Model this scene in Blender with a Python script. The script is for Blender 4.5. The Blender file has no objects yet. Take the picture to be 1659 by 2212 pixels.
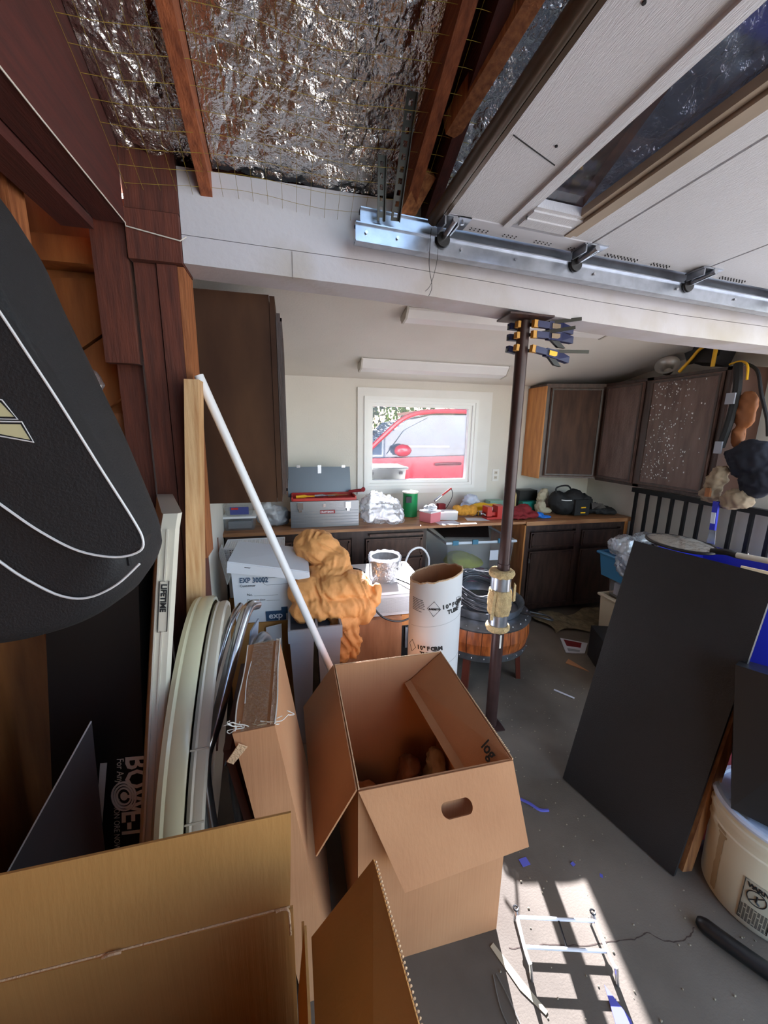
import bpy, bmesh, math, random
from mathutils import Vector, Matrix, Euler, noise

# ------------------------------------------------------------------ camera
SC = bpy.context.scene
COL = SC.collection
EYE = Vector((0.0, 0.0, 1.70))
cam_d = bpy.data.cameras.new('camera')
cam = bpy.data.objects.new('camera', cam_d); COL.objects.link(cam)
right = Vector((0.9730, -0.2309, 0.0155)); down = Vector((-0.0319, -0.2043, -0.9783)); fwd = Vector((0.2288, 0.9513, -0.2062))
fwd.normalize(); right = (right - fwd*right.dot(fwd)).normalized(); down = fwd.cross(right)
if down.z > 0: down = -down
cam.matrix_world = Matrix(((right.x, -down.x, -fwd.x, EYE.x), (right.y, -down.y, -fwd.y, EYE.y),
                           (right.z, -down.z, -fwd.z, EYE.z), (0, 0, 0, 1)))
cam_d.sensor_fit = 'HORIZONTAL'; cam_d.sensor_width = 36.0; cam_d.lens = 36.0*840/1659
cam_d.clip_start = 0.02; cam_d.clip_end = 200
SC.camera = cam

# ------------------------------------------------------------------ sky, sun, exposure
world = bpy.data.worlds.new('sky'); SC.world = world; world.use_nodes = True
wn = world.node_tree.nodes; wl = world.node_tree.links
bgn = wn['Background']
skyn = wn.new('ShaderNodeTexSky'); skyn.sky_type = 'NISHITA'; skyn.sun_disc = False
skyn.sun_elevation = math.radians(26); skyn.sun_rotation = math.radians(14); skyn.air_density = 1.0; skyn.dust_density = 1.2
hz = wn.new('ShaderNodeMix'); hz.data_type = 'RGBA'; hz.inputs[0].default_value = 0.45   # thin white haze over the blue
wl.new(skyn.outputs[0], hz.inputs[6]); hz.inputs[7].default_value = (0.52, 0.50, 0.47, 1)
wl.new(hz.outputs[2], bgn.inputs[0]); bgn.inputs[1].default_value = 1.0
sun_d = bpy.data.lights.new('sun', 'SUN'); sun_d.energy = 105.0; sun_d.angle = math.radians(0.55); sun_d.color = (1.0, 0.95, 0.88)
sun = bpy.data.objects.new('sun', sun_d); COL.objects.link(sun)
sun_dir = Vector((-0.24, -1.0, -0.515)).normalized()
sun.rotation_euler = sun_dir.to_track_quat('-Z', 'Y').to_euler(); sun.location = (3, 12, 8)
vs = SC.view_settings
vs.view_transform = 'Standard'; vs.look = 'None'; vs.gamma = 1.0; vs.use_curve_mapping = False
vs.exposure = 1.0
SC.cycles.max_bounces = 10; SC.cycles.diffuse_bounces = 6; SC.cycles.glossy_bounces = 5
SC.cycles.transparent_max_bounces = 16; SC.cycles.caustics_reflective = False; SC.cycles.caustics_refractive = False
SC.cycles.sample_clamp_indirect = 6.0
SC.cycles.use_denoising = True

R = random.Random(7)
def V(*a): return Vector(a)

# ------------------------------------------------------------------ materials
def srgb(r, g, b):
    f = lambda c: (c/255/12.92) if c/255 <= 0.04045 else ((c/255+0.055)/1.055)**2.4
    return (f(r), f(g), f(b), 1.0)
MATS = {}
def mat(name, col, rough=0.6, metal=0.0, var=0.0, scale=6.0, stretch=(1, 1, 1), bump=0.0, bscale=60.0, col2=None,
        spec=0.5, detail=4.0, rot=(0, 0, 0), ramp=(0.35, 0.65), bstretch=None, trans=0.0):
    """principled material; col2 mixed in by object-space noise (grain, stains, wear)"""
    if name in MATS: return MATS[name]
    m = bpy.data.materials.new(name); m.use_nodes = True
    nt = m.node_tree; N = nt.nodes; Lk = nt.links; p = N['Principled BSDF']
    p.inputs['Roughness'].default_value = rough; p.inputs['Metallic'].default_value = metal
    p.inputs['Specular IOR Level'].default_value = spec
    c = srgb(*col); p.inputs['Base Color'].default_value = c
    if trans: p.inputs['Transmission Weight'].default_value = trans
    tc = N.new('ShaderNodeTexCoord'); mp = N.new('ShaderNodeMapping')
    mp.inputs['Scale'].default_value = stretch; mp.inputs['Rotation'].default_value = rot
    Lk.new(tc.outputs['Object'], mp.inputs[0])
    if var or col2:
        nz = N.new('ShaderNodeTexNoise'); nz.inputs['Scale'].default_value = scale; nz.inputs['Detail'].default_value = detail
        Lk.new(mp.outputs[0], nz.inputs['Vector'])
        rp = N.new('ShaderNodeValToRGB'); rp.color_ramp.elements[0].position = ramp[0]; rp.color_ramp.elements[1].position = ramp[1]
        k = 1-var
        c2 = srgb(*col2) if col2 else (c[0]*k, c[1]*k, c[2]*k, 1)
        rp.color_ramp.elements[0].color = c2; rp.color_ramp.elements[1].color = c
        Lk.new(nz.outputs[0], rp.inputs[0]); Lk.new(rp.outputs[0], p.inputs['Base Color'])
    if bump:
        n2 = N.new('ShaderNodeTexNoise'); n2.inputs['Scale'].default_value = bscale; n2.inputs['Detail'].default_value = 5
        m2 = mp
        if bstretch:
            m2 = N.new('ShaderNodeMapping'); m2.inputs['Scale'].default_value = bstretch; Lk.new(tc.outputs['Object'], m2.inputs[0])
        Lk.new(m2.outputs[0], n2.inputs['Vector'])
        bp = N.new('ShaderNodeBump'); bp.inputs['Strength'].default_value = bump; bp.inputs['Distance'].default_value = 0.01
        Lk.new(n2.outputs[0], bp.inputs['Height']); Lk.new(bp.outputs[0], p.inputs['Normal'])
    MATS[name] = m
    return m

def clear_mat(name, tint=(255, 255, 255), dust=0.12, gloss=0.12, dustcol=(230, 235, 240), rough=0.05, bump=0.0, bscale=40, dustscale=0):
    """thin clear sheet: see-through, some gloss, some milky dust"""
    if name in MATS: return MATS[name]
    m = bpy.data.materials.new(name); m.use_nodes = True
    nt = m.node_tree; N = nt.nodes; Lk = nt.links
    N.remove(N['Principled BSDF']); out = N['Material Output']
    tr = N.new('ShaderNodeBsdfTransparent'); tr.inputs[0].default_value = srgb(*tint)
    gl = N.new('ShaderNodeBsdfGlossy'); gl.inputs['Roughness'].default_value = rough
    df = N.new('ShaderNodeBsdfTranslucent'); df.inputs[0].default_value = srgb(*dustcol)
    dd = N.new('ShaderNodeBsdfDiffuse'); dd.inputs[0].default_value = srgb(*dustcol)
    md = N.new('ShaderNodeMixShader'); md.inputs[0].default_value = 0.5
    Lk.new(df.outputs[0], md.inputs[1]); Lk.new(dd.outputs[0], md.inputs[2])
    m1 = N.new('ShaderNodeMixShader'); m1.inputs[0].default_value = dust
    Lk.new(tr.outputs[0], m1.inputs[1]); Lk.new(md.outputs[0], m1.inputs[2])
    m2 = N.new('ShaderNodeMixShader')
    fr = N.new('ShaderNodeLayerWeight'); fr.inputs[0].default_value = gloss
    Lk.new(fr.outputs['Facing'], m2.inputs[0])
    mt = N.new('ShaderNodeMath'); mt.operation = 'MULTIPLY_ADD'; mt.inputs[1].default_value = 0.5; mt.inputs[2].default_value = gloss*0.5
    Lk.new(fr.outputs['Facing'], mt.inputs[0]); Lk.new(mt.outputs[0], m2.inputs[0])
    Lk.new(m1.outputs[0], m2.inputs[1]); Lk.new(gl.outputs[0], m2.inputs[2])
    Lk.new(m2.outputs[0], out.inputs[0])
    tc = N.new('ShaderNodeTexCoord')
    if dustscale:
        nz = N.new('ShaderNodeTexNoise'); nz.inputs['Scale'].default_value = dustscale; nz.inputs['Detail'].default_value = 8
        Lk.new(tc.outputs['Object'], nz.inputs[0])
        rp = N.new('ShaderNodeMapRange'); rp.inputs[1].default_value = 0.4; rp.inputs[2].default_value = 0.75
        rp.inputs[3].default_value = dust*0.6; rp.inputs[4].default_value = min(1, dust*2.6)
        Lk.new(nz.outputs[0], rp.inputs[0]); Lk.new(rp.outputs[0], m1.inputs[0])
    if bump:
        n2 = N.new('ShaderNodeTexNoise'); n2.inputs['Scale'].default_value = bscale; n2.inputs['Detail'].default_value = 4
        Lk.new(tc.outputs['Object'], n2.inputs[0])
        bp = N.new('ShaderNodeBump'); bp.inputs['Strength'].default_value = bump; bp.inputs['Distance'].default_value = 0.02
        Lk.new(n2.outputs[0], bp.inputs['Height']); Lk.new(bp.outputs[0], gl.inputs['Normal'])
    MATS[name] = m
    return m

M_WALL = mat('cream_wall_paint', (226, 221, 211), 0.75, var=0.05, scale=3, bump=0.12, bscale=90)
M_WHITE = mat('white_trim_paint', (236, 234, 230), 0.45, var=0.04, scale=5, bump=0.05)
M_BEAM = mat('white_beam_paint', (200, 197, 200), 0.6, var=0.22, scale=2.2, bump=0.15, bscale=40, col2=(176, 166, 150), ramp=(0.25, 0.5))
M_CONC = mat('worn_concrete', (126, 116, 103), 0.9, scale=1.7, col2=(84, 76, 66), bump=0.12, bscale=150, detail=9, ramp=(0.3, 0.7))
M_REDW = mat('reddish_framing_lumber', (104, 52, 36), 0.75, scale=9, col2=(74, 36, 26), bump=0.2, bscale=30, stretch=(6, 6, 0.6), ramp=(0.3, 0.7))
M_REDY = mat('reddish_beam_lumber', (84, 36, 28), 0.75, scale=9, col2=(62, 27, 21), bump=0.2, bscale=30, stretch=(6, 0.6, 6), ramp=(0.3, 0.7))
M_RAFT = mat('rafter_lumber', (168, 96, 58), 0.75, scale=9, col2=(112, 58, 34), bump=0.3, bscale=30, stretch=(6, 0.6, 6), ramp=(0.3, 0.7))
M_ORAW = mat('orange_stud_lumber', (178, 112, 66), 0.75, scale=9, col2=(120, 66, 34), bump=0.3, bscale=30, stretch=(7, 7, 0.5), ramp=(0.3, 0.7))
M_PLY = mat('old_plywood', (172, 106, 52), 0.75, scale=4, col2=(118, 66, 30), bump=0.2, bscale=20, stretch=(2.5, 2.5, 0.5), ramp=(0.3, 0.7))
M_PINE = mat('new_pine', (214, 176, 130), 0.6, scale=7, col2=(182, 132, 84), bump=0.15, stretch=(9, 9, 0.6), ramp=(0.3, 0.65))
M_COUNTER = mat('plywood_counter', (186, 134, 90), 0.45, scale=5, col2=(140, 90, 56), bump=0.1, stretch=(0.6, 6, 4))
M_CAB = mat('dark_brown_cabinet', (70, 50, 42), 0.42, scale=7, col2=(48, 33, 27), bump=0.12, bscale=50, stretch=(4, 4, 0.7))
M_CABH = mat('brown_cabinet_hanging', (92, 66, 54), 0.34, scale=7, col2=(70, 48, 40), bump=0.25, bscale=60, stretch=(4, 4, 0.8))
M_CABO = mat('orange_cabinet_side', (206, 140, 78), 0.45, scale=6, col2=(176, 110, 54), bump=0.1, stretch=(4, 4, 0.6))
M_CARD = mat('brown_cardboard', (188, 136, 96), 0.85, scale=3, col2=(176, 124, 86), bump=0.12, bscale=8, bstretch=(14, 14, 0.3))
M_CARD2 = mat('darker_cardboard', (184, 134, 74), 0.85, scale=3, col2=(170, 122, 64), bump=0.10, bscale=8, bstretch=(14, 14, 0.3))
M_CARDE = mat('cardboard_cut_edge', (214, 178, 140), 0.9, bump=0.6, bscale=200)
M_INK = mat('black_ink', (22, 22, 24), 0.6)
M_BLACKP = mat('black_plastic', (20, 20, 22), 0.4, bump=0.05)
M_BLACKB = mat('black_painted_board', (31, 31, 33), 0.55, scale=3, col2=(24, 23, 24), bump=0.25, bscale=200)
M_BLACKF = mat('black_nylon', (24, 24, 27), 0.7, bump=0.25, bscale=250, var=0.2)
M_PIPEW = mat('reflective_piping', (214, 214, 216), 0.4)
M_STEEL = mat('galvanised_steel', (176, 182, 192), 0.3, 0.9, var=0.2, scale=20)
M_STEELD = mat('dull_galvanised_strap', (74, 74, 70), 0.6, 0.5)
M_CHROME = mat('scuffed_chrome', (190, 194, 200), 0.22, 0.95, var=0.15, scale=30)
M_BROWNM = mat('brown_painted_pipe', (66, 44, 42), 0.4, 0.2, var=0.3, scale=14)
M_RUST = mat('rust', (120, 66, 36), 0.9)
M_BRONZE = mat('bronze_weatherstrip', (96, 82, 68), 0.35, 0.6, var=0.2, scale=8, stretch=(1, 0.3, 1))
M_LPLAST = mat('ivory_plastic', (212, 204, 188), 0.38, var=0.05, bump=0.04)
M_CREAMP = mat('cream_plastic_rim', (214, 208, 176), 0.25, var=0.08, scale=4)
M_PVC = mat('white_pvc', (232, 232, 234), 0.35)
M_WBOX = mat('white_carton', (214, 218, 226), 0.7, bump=0.05)
M_NAVY = mat('navy_print', (36, 70, 104), 0.6)
M_GREYP = mat('grey_plastic', (150, 154, 164), 0.45, var=0.06)
M_ORFAB = mat('orange_quilt', (232, 164, 98), 0.7, var=0.08, scale=8, bump=0.35, bscale=35)
M_APPL = mat('grey_white_appliance', (198, 200, 202), 0.4, var=0.05)
M_WTUBE = mat('white_form_tube', (212, 210, 210), 0.55, var=0.05, scale=3)
M_BARREL = mat('varnished_barrel_oak', (166, 90, 42), 0.32, scale=8, col2=(104, 50, 24), stretch=(5, 5, 0.8))
M_FUR = mat('tan_shearling', (206, 176, 126), 0.95, var=0.3, scale=40, bump=1.0, bscale=120)
M_CABLE = mat('grey_cable', (66, 68, 74), 0.4)
M_CABLEB = mat('black_cable', (20, 20, 22), 0.45)
M_RED = mat('red_paint', (184, 36, 30), 0.4)
M_DRED = mat('dark_red_cloth', (138, 34, 40), 0.85, var=0.3, scale=12)
M_YEL = mat('yellow_plastic', (238, 184, 32), 0.4)
M_BLUE = mat('blue_plastic', (40, 62, 190), 0.4)
M_LBLUE = mat('light_blue_plastic', (92, 158, 204), 0.4)
M_TEAL = mat('teal_bin', (60, 120, 160), 0.45)
M_GREEN = mat('green_can', (22, 130, 74), 0.35)
M_SPONGE = mat('amber_sponge', (222, 158, 58), 0.9, var=0.3, scale=30, bump=0.8, bscale=90)
M_BUCK = mat('cream_bucket_plastic', (222, 214, 190), 0.38, var=0.04)
M_BUCKR = mat('pale_bucket_rim', (206, 216, 236), 0.4, var=0.1, scale=20)
M_PAINTS = mat('dried_beige_paint', (176, 156, 124), 0.5)
M_GOLDL = mat('pale_gold_logo', (196, 190, 150), 0.45)
M_DGREY = mat('dark_grey_panel', (72, 70, 74), 0.6)
M_PINKR = mat('magenta_cloth', (180, 30, 66), 0.8)
M_STRING = mat('white_string', (220, 214, 200), 0.8)
M_NET = mat('yellow_netting', (150, 128, 44), 0.6)
M_CARRED = mat('red_car_paint', (170, 22, 48), 0.25, 0.0, spec=0.8)
M_CARGL = mat('car_window_glass', (60, 84, 110), 0.05, spec=1.0, var=0.5, scale=3)
M_LEAF = mat('tree_leaves', (110, 150, 44), 0.6, var=0.6, scale=1.5)
M_LEAFD = mat('conifer_needles', (50, 92, 78), 0.7, var=0.6, scale=1.5)
M_BARK = mat('bark', (82, 64, 52), 0.9)
M_GRAVEL = mat('outside_gravel', (112, 114, 120), 0.9, var=0.3, scale=12, bump=0.5)
M_FELT = mat('brown_leather', (150, 92, 52), 0.6, var=0.2, scale=12)
M_TAN = mat('tan_canvas', (158, 138, 114), 0.85, var=0.25, scale=14)
M_NAVYC = mat('navy_canvas', (26, 30, 44), 0.85, var=0.2, scale=14)
M_TAPE = clear_mat('packing_tape', tint=(250, 240, 225), dust=0.01, gloss=0.22, rough=0.08, bump=0.5, bscale=60)
M_GLASS = clear_mat('dusty_window_glass', tint=(176, 178, 186), dust=0.0025, gloss=0.04, dustcol=(200, 205, 225), dustscale=26)
M_GLASSG = clear_mat('garage_door_glass', tint=(205, 205, 215), dust=0.05, gloss=0.12)
M_CLEARP = clear_mat('clear_tote_plastic', tint=(246, 248, 250), dust=0.20, gloss=0.12, rough=0.25)
M_BAG = clear_mat('crinkled_clear_bag', dust=0.34, gloss=0.45, rough=0.12, bump=0.9, bscale=26)
M_BAGW = clear_mat('milky_plastic_bag', dust=0.42, gloss=0.38, rough=0.2, bump=0.9, bscale=22)

def foil_material():
    m = bpy.data.materials.new('crumpled_foil'); m.use_nodes = True
    nt = m.node_tree; N = nt.nodes; Lk = nt.links; p = N['Principled BSDF']
    p.inputs['Metallic'].default_value = 1.0; p.inputs['Roughness'].default_value = 0.14
    p.inputs['Base Color'].default_value = (0.78, 0.77, 0.76, 1)
    tc = N.new('ShaderNodeTexCoord')
    vo = N.new('ShaderNodeTexVoronoi'); vo.feature = 'DISTANCE_TO_EDGE'; vo.inputs['Scale'].default_value = 26
    nz = N.new('ShaderNodeTexNoise'); nz.inputs['Scale'].default_value = 14; nz.inputs['Detail'].default_value = 6
    mx = N.new('ShaderNodeMix'); mx.data_type = 'VECTOR'; mx.inputs[0].default_value = 0.2
    Lk.new(tc.outputs['Object'], mx.inputs[4]); Lk.new(nz.outputs['Color'], mx.inputs[5]); Lk.new(tc.outputs['Object'], nz.inputs[0])
    Lk.new(mx.outputs[1], vo.inputs['Vector'])
    n3 = N.new('ShaderNodeTexNoise'); n3.inputs['Scale'].default_value = 45; n3.inputs['Detail'].default_value = 3
    Lk.new(tc.outputs['Object'], n3.inputs[0])
    ad = N.new('ShaderNodeMath'); ad.operation = 'MULTIPLY_ADD'; ad.inputs[1].default_value = 0.5
    Lk.new(n3.outputs[0], ad.inputs[0]); Lk.new(vo.outputs['Distance'], ad.inputs[2])
    bp = N.new('ShaderNodeBump'); bp.inputs['Strength'].default_value = 0.55; bp.inputs['Distance'].default_value = 0.012
    Lk.new(ad.outputs[0], bp.inputs['Height']); Lk.new(bp.outputs[0], p.inputs['Normal'])
    return m
M_FOIL = foil_material()

# ------------------------------------------------------------------ mesh builder
class MB:
    def __init__(s): s.b = bmesh.new()
    def face(s, pts):
        vs_ = [s.b.verts.new(p) for p in pts]; s.b.faces.new(vs_); return s
    def hexa(s, a):
        v = [s.b.verts.new(p) for p in a]
        for f in ((0, 3, 2, 1), (4, 5, 6, 7), (0, 1, 5, 4), (1, 2, 6, 5), (2, 3, 7, 6), (3, 0, 4, 7)):
            s.b.faces.new([v[i] for i in f])
        return s
    def box(s, x0, x1, y0, y1, z0, z1):
        return s.hexa([(x0, y0, z0), (x1, y0, z0), (x1, y1, z0), (x0, y1, z0), (x0, y0, z1), (x1, y0, z1), (x1, y1, z1), (x0, y1, z1)])
    def obox(s, c, size, rot=(0, 0, 0)):
        m = Euler(rot).to_matrix(); c = Vector(c); h = Vector(size)/2
        pts = []
        for z in (-1, 1):
            for x, y in ((-1, -1), (1, -1), (1, 1), (-1, 1)):
                pts.append(c + m @ Vector((x*h.x, y*h.y, z*h.z)))
        return s.hexa(pts)
    def slab(s, p, t):
        """sheet through 4 corners (loop order) with thickness t to the far side of its normal"""
        p = [Vector(q) for q in p]
        n = (p[1]-p[0]).cross(p[3]-p[0]).normalized()*t
        return s.hexa([q for q in p] + [q+n for q in p])
    def bar(s, a, b, w, h, up=(0, 0, 1)):
        a = Vector(a); b = Vector(b); d = (b-a).normalized(); up = Vector(up)
        x = d.cross(up)
        if x.length < 1e-4: x = d.cross(Vector((1, 0, 0)))
        x.normalize(); y = x.cross(d).normalized()
        x *= w/2; y *= h/2
        return s.hexa([a-x-y, a+x-y, b+x-y, b-x-y, a-x+y, a+x+y, b+x+y, b-x+y])
    def tube(s, pts, r, n=10, caps=True, closed=False):
        pts = [Vector(p) for p in pts]; rs = r if isinstance(r, (list, tuple)) else [r]*len(pts)
        N_ = len(pts); rings = []; px = None
        for i, p in enumerate(pts):
            if closed: d = (pts[(i+1) % N_]-pts[i-1])
            else: d = pts[min(i+1, N_-1)]-pts[max(i-1, 0)]
            d.normalize()
            if px is None:
                px = d.orthogonal().normalized()
            else:
                px = (px - d*px.dot(d)); px.normalize()
            py = d.cross(px)
            rings.append([s.b.verts.new(p + (px*math.cos(2*math.pi*k/n)+py*math.sin(2*math.pi*k/n))*rs[i]) for k in range(n)])
        for i in range(N_-1 if not closed else N_):
            A = rings[i]; B = rings[(i+1) % N_]
            for k in range(n):
                s.b.faces.new((A[k], A[(k+1) % n], B[(k+1) % n], B[k]))
        if caps and not closed:
            s.b.faces.new(rings[0][::-1]); s.b.faces.new(rings[-1])
        return s
    def lathe(s, prof, c=(0, 0, 0), n=32, axis='Z', m=None, closed=False):
        """prof: (radius, height) list; revolved; closed joins last to first"""
        c = Vector(c); rings = []
        for r_, z in prof:
            ring = []
            for k in range(n):
                a = 2*math.pi*k/n
                q = Vector((r_*math.cos(a), r_*math.sin(a), z))
                if m is not None: q = m @ q
                ring.append(s.b.verts.new(c+q))
            rings.append(ring)
        L_ = len(rings)
        for i in range(L_ if closed else L_-1):
            A = rings[i]; B = rings[(i+1) % L_]
            for k in range(n): s.b.faces.new((A[k], A[(k+1) % n], B[(k+1) % n], B[k]))
        if not closed:
            if prof[0][0] > 1e-5: s.b.faces.new(rings[0][::-1])
            if prof[-1][0] > 1e-5: s.b.faces.new(rings[-1])
        return s
    def cyl(s, a, b, r, n=16): return s.tube([a, b], r, n)
    def prism(s, pts, vec):
        """polygon (3D points, planar) swept by vec"""
        vec = Vector(vec)
        A = [s.b.verts.new(p) for p in pts]; B = [s.b.verts.new(Vector(p)+vec) for p in pts]
        n = len(A)
        s.b.faces.new(A[::-1]); s.b.faces.new(B)
        for i in range(n): s.b.faces.new((A[i], A[(i+1) % n], B[(i+1) % n], B[i]))
        return s
    def grid(s, nu, nv, f, thick=0):
        vs_ = [[s.b.verts.new(f(i/nu, j/nv)) for j in range(nv+1)] for i in range(nu+1)]
        for i in range(nu):
            for j in range(nv):
                s.b.faces.new((vs_[i][j], vs_[i+1][j], vs_[i+1][j+1], vs_[i][j+1]))
        return s
    def ball(s, c, r, sub=2, rot=None):
        if not hasattr(r, '__len__'): r = (r, r, r)
        m = Matrix.Translation(c) @ ((Euler(rot).to_matrix().to_4x4()) if rot else Matrix()) @ Matrix.Diagonal((*r, 1))
        bmesh.ops.create_icosphere(s.b, subdivisions=sub, radius=1, matrix=m)
        return s
    def bevel(s, w, seg=2, ang=0.5):
        es = [e for e in s.b.edges if len(e.link_faces) == 2 and e.calc_face_angle(0) > ang]
        bmesh.ops.bevel(s.b, geom=es, offset=w, segments=seg, affect='EDGES', profile=0.6, clamp_overlap=True)
        return s
    def jitter(s, amp, freq, seed=0, octs=1, ridge=False):
        o = Vector((seed*7.3, seed*3.1, seed*5.7))
        s.b.normal_update()
        for v in s.b.verts:
            d = 0; a = amp; f = freq
            for _ in range(octs):
                n_ = noise.noise(v.co*f+o)
                d += a*((0.5-abs(n_)*2) if ridge else n_); a *= 0.5; f *= 2.1
            v.co += v.normal*d
        return s

OFF = {}
def _link(name, me, m, parent, smooth, off):
    o = bpy.data.objects.new(name, me); COL.objects.link(o)
    if m: me.materials.append(m)
    if parent is not None: o.parent = parent
    OFF[o.name] = off
    return o
def part(name, mb, m, parent, smooth=False, label=None, kind=None):
    off = OFF[parent.name]
    b = mb.b; bmesh.ops.recalc_face_normals(b, faces=b.faces)
    for v in b.verts: v.co -= off
    me = bpy.data.meshes.new(name); b.to_mesh(me); b.free()
    if smooth:
        for p in me.polygons: p.use_smooth = True
        if smooth != 'all': me.set_sharp_from_angle(angle=math.radians(40))
    o = _link(name, me, m, parent, smooth, off)
    if label: o['label'] = label
    if kind: o['kind'] = kind
    return o
def thing(name, loc, label, cat, group=None, kind=None):
    o = bpy.data.objects.new(name, None); COL.objects.link(o); o.empty_display_size = 0.05
    o.location = loc; OFF[o.name] = Vector(loc)
    if kind: o['kind'] = kind
    if label: o['label'] = label
    if cat: o['category'] = cat
    if group: o['group'] = group
    return o
def solo(name, mb, m, loc, label, cat, group=None, smooth=False, kind=None):
    """a thing that is one mesh"""
    b = mb.b; bmesh.ops.recalc_face_normals(b, faces=b.faces); loc = Vector(loc)
    for v in b.verts: v.co -= loc
    me = bpy.data.meshes.new(name); b.to_mesh(me); b.free()
    if smooth:
        for p in me.polygons: p.use_smooth = True
        if smooth != 'all': me.set_sharp_from_angle(angle=math.radians(40))
    o = _link(name, me, m, None, smooth, loc); o.location = loc
    if label: o['label'] = label
    if cat: o['category'] = cat
    if group: o['group'] = group
    if kind: o['kind'] = kind
    return o
def struct(name, mb, m, smooth=False, loc=(0, 0, 0), label=None):
    o = solo(name, mb, m, loc, label, None, kind='structure', smooth=smooth)
    return o
def text(name, s, size, origin, xd, yd, m, parent, ext=0.0004, align='LEFT', bold=0.0, sx=1.0):
    """flat lettering: xd reading direction, yd letter-up direction"""
    c = bpy.data.curves.new(name, 'FONT'); c.body = s; c.size = size; c.extrude = ext; c.align_x = align; c.offset = bold
    c.resolution_u = 2
    xd = Vector(xd).normalized(); yd = Vector(yd); yd = (yd-xd*yd.dot(xd)).normalized(); zd = xd.cross(yd)
    tmp = bpy.data.objects.new(name, c); COL.objects.link(tmp)
    me = bpy.data.meshes.new_from_object(tmp.evaluated_get(bpy.context.evaluated_depsgraph_get()))
    bpy.data.objects.remove(tmp)
    o = bpy.data.objects.new(name, me); COL.objects.link(o); me.materials.clear(); me.materials.append(m)
    org = Vector(origin)-OFF[parent.name]
    mm = Matrix(((xd.x*sx, yd.x, zd.x, org.x), (xd.y*sx, yd.y, zd.y, org.y), (xd.z*sx, yd.z, zd.z, org.z), (0, 0, 0, 1)))
    o.parent = parent; o.matrix_local = mm
    return o
def blobs(balls, voxel=0.012, wrinkle=0.012, freq=14, seed=1, octs=3, flat=None, smooth_it=3):
    """one continuous soft surface from overlapping ellipsoids (c, r, rot), wrinkled by ridged noise"""
    mb = MB()
    for c, r, *rt in balls: mb.ball(c, r, 3, rt[0] if rt else None)
    me = bpy.data.meshes.new('tmp'); mb.b.to_mesh(me); mb.b.free()
    o = bpy.data.objects.new('tmp', me); COL.objects.link(o)
    md = o.modifiers.new('r', 'REMESH'); md.mode = 'VOXEL'; md.voxel_size = voxel
    ms = o.modifiers.new('s', 'SMOOTH'); ms.iterations = smooth_it; ms.factor = 0.7
    bpy.context.view_layer.update()
    dg = bpy.context.evaluated_depsgraph_get()
    ev = bpy.data.meshes.new_from_object(o.evaluated_get(dg))
    out = MB(); out.b.from_mesh(ev)
    bpy.data.objects.remove(o); bpy.data.meshes.remove(me); bpy.data.meshes.remove(ev)
    out.jitter(wrinkle, freq, seed, octs, ridge=True)
    if flat is not None:
        for v in out.b.verts:
            if v.co.z < flat: v.co.z = flat
    return out
def ring_pts(c, r, n, z0=None, amp=0, seed=0, ry=None, phase=0):
    c = Vector(c); pts = []
    for k in range(n):
        a = 2*math.pi*k/n+phase
        dz = amp*noise.noise(Vector((math.cos(a)*2, math.sin(a)*2, seed*3.3)))
        pts.append(c+Vector((r*math.cos(a), (ry or r)*math.sin(a), dz)))
    return pts
def spline(pts, n=8):
    """catmull-rom through points"""
    P = [Vector(p) for p in pts]; out = []
    for i in range(len(P)-1):
        a = P[max(i-1, 0)]; b = P[i]; c = P[i+1]; d = P[min(i+2, len(P)-1)]
        for k in range(n):
            t = k/n
            out.append(0.5*((2*b)+(c-a)*t+(2*a-5*b+4*c-d)*t*t+(-a+3*b-3*c+d)*t**3))
    out.append(P[-1]); return out
def dup(root, loc, label=None, rotz=0):
    r = root.copy(); COL.objects.link(r); r.location = loc; r.rotation_euler = (0, 0, rotz)
    if label: r['label'] = label
    for ch in list(root.children):
        c = ch.copy(); COL.objects.link(c); c.parent = r
        for g in list(ch.children):
            d = g.copy(); COL.objects.link(d); d.parent = c
    return r

# ================================================================== STRUCTURE
YB = 3.62; XR = 3.17
fl = struct('floor', MB().box(-1.05, 3.4, -3.0, 3.74, -0.1, 0.0), M_CONC)
struct('ground', MB().box(-30, 40, -30, 60, -0.3, -0.105), M_GRAVEL)
# floor crack: a narrow dark seam
crk = [(0.661, 0.847), (0.78, 0.83), (0.9, 0.80), (1.012, 0.786), (1.095, 0.773), (1.155, 0.775), (1.199, 0.743), (1.267, 0.734), (1.331, 0.752)]
sp = spline([(x, y, 0.0006) for x, y in crk], 6)
cb = MB()
for i in range(len(sp)-1):
    a, b = sp[i], sp[i+1]; w = 0.0012+0.0022*abs(noise.noise(a*40))
    a = a+V(0, 0.006*noise.noise(a*60), 0); b = b+V(0, 0.006*noise.noise(b*60), 0)
    cb.face([a+V(0, -w, 0), b+V(0, -w, 0), b+V(0, w, 0), a+V(0, w, 0)])
part('crack', cb, mat('dark_crack', (66, 52, 44), 0.9), fl)

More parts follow.
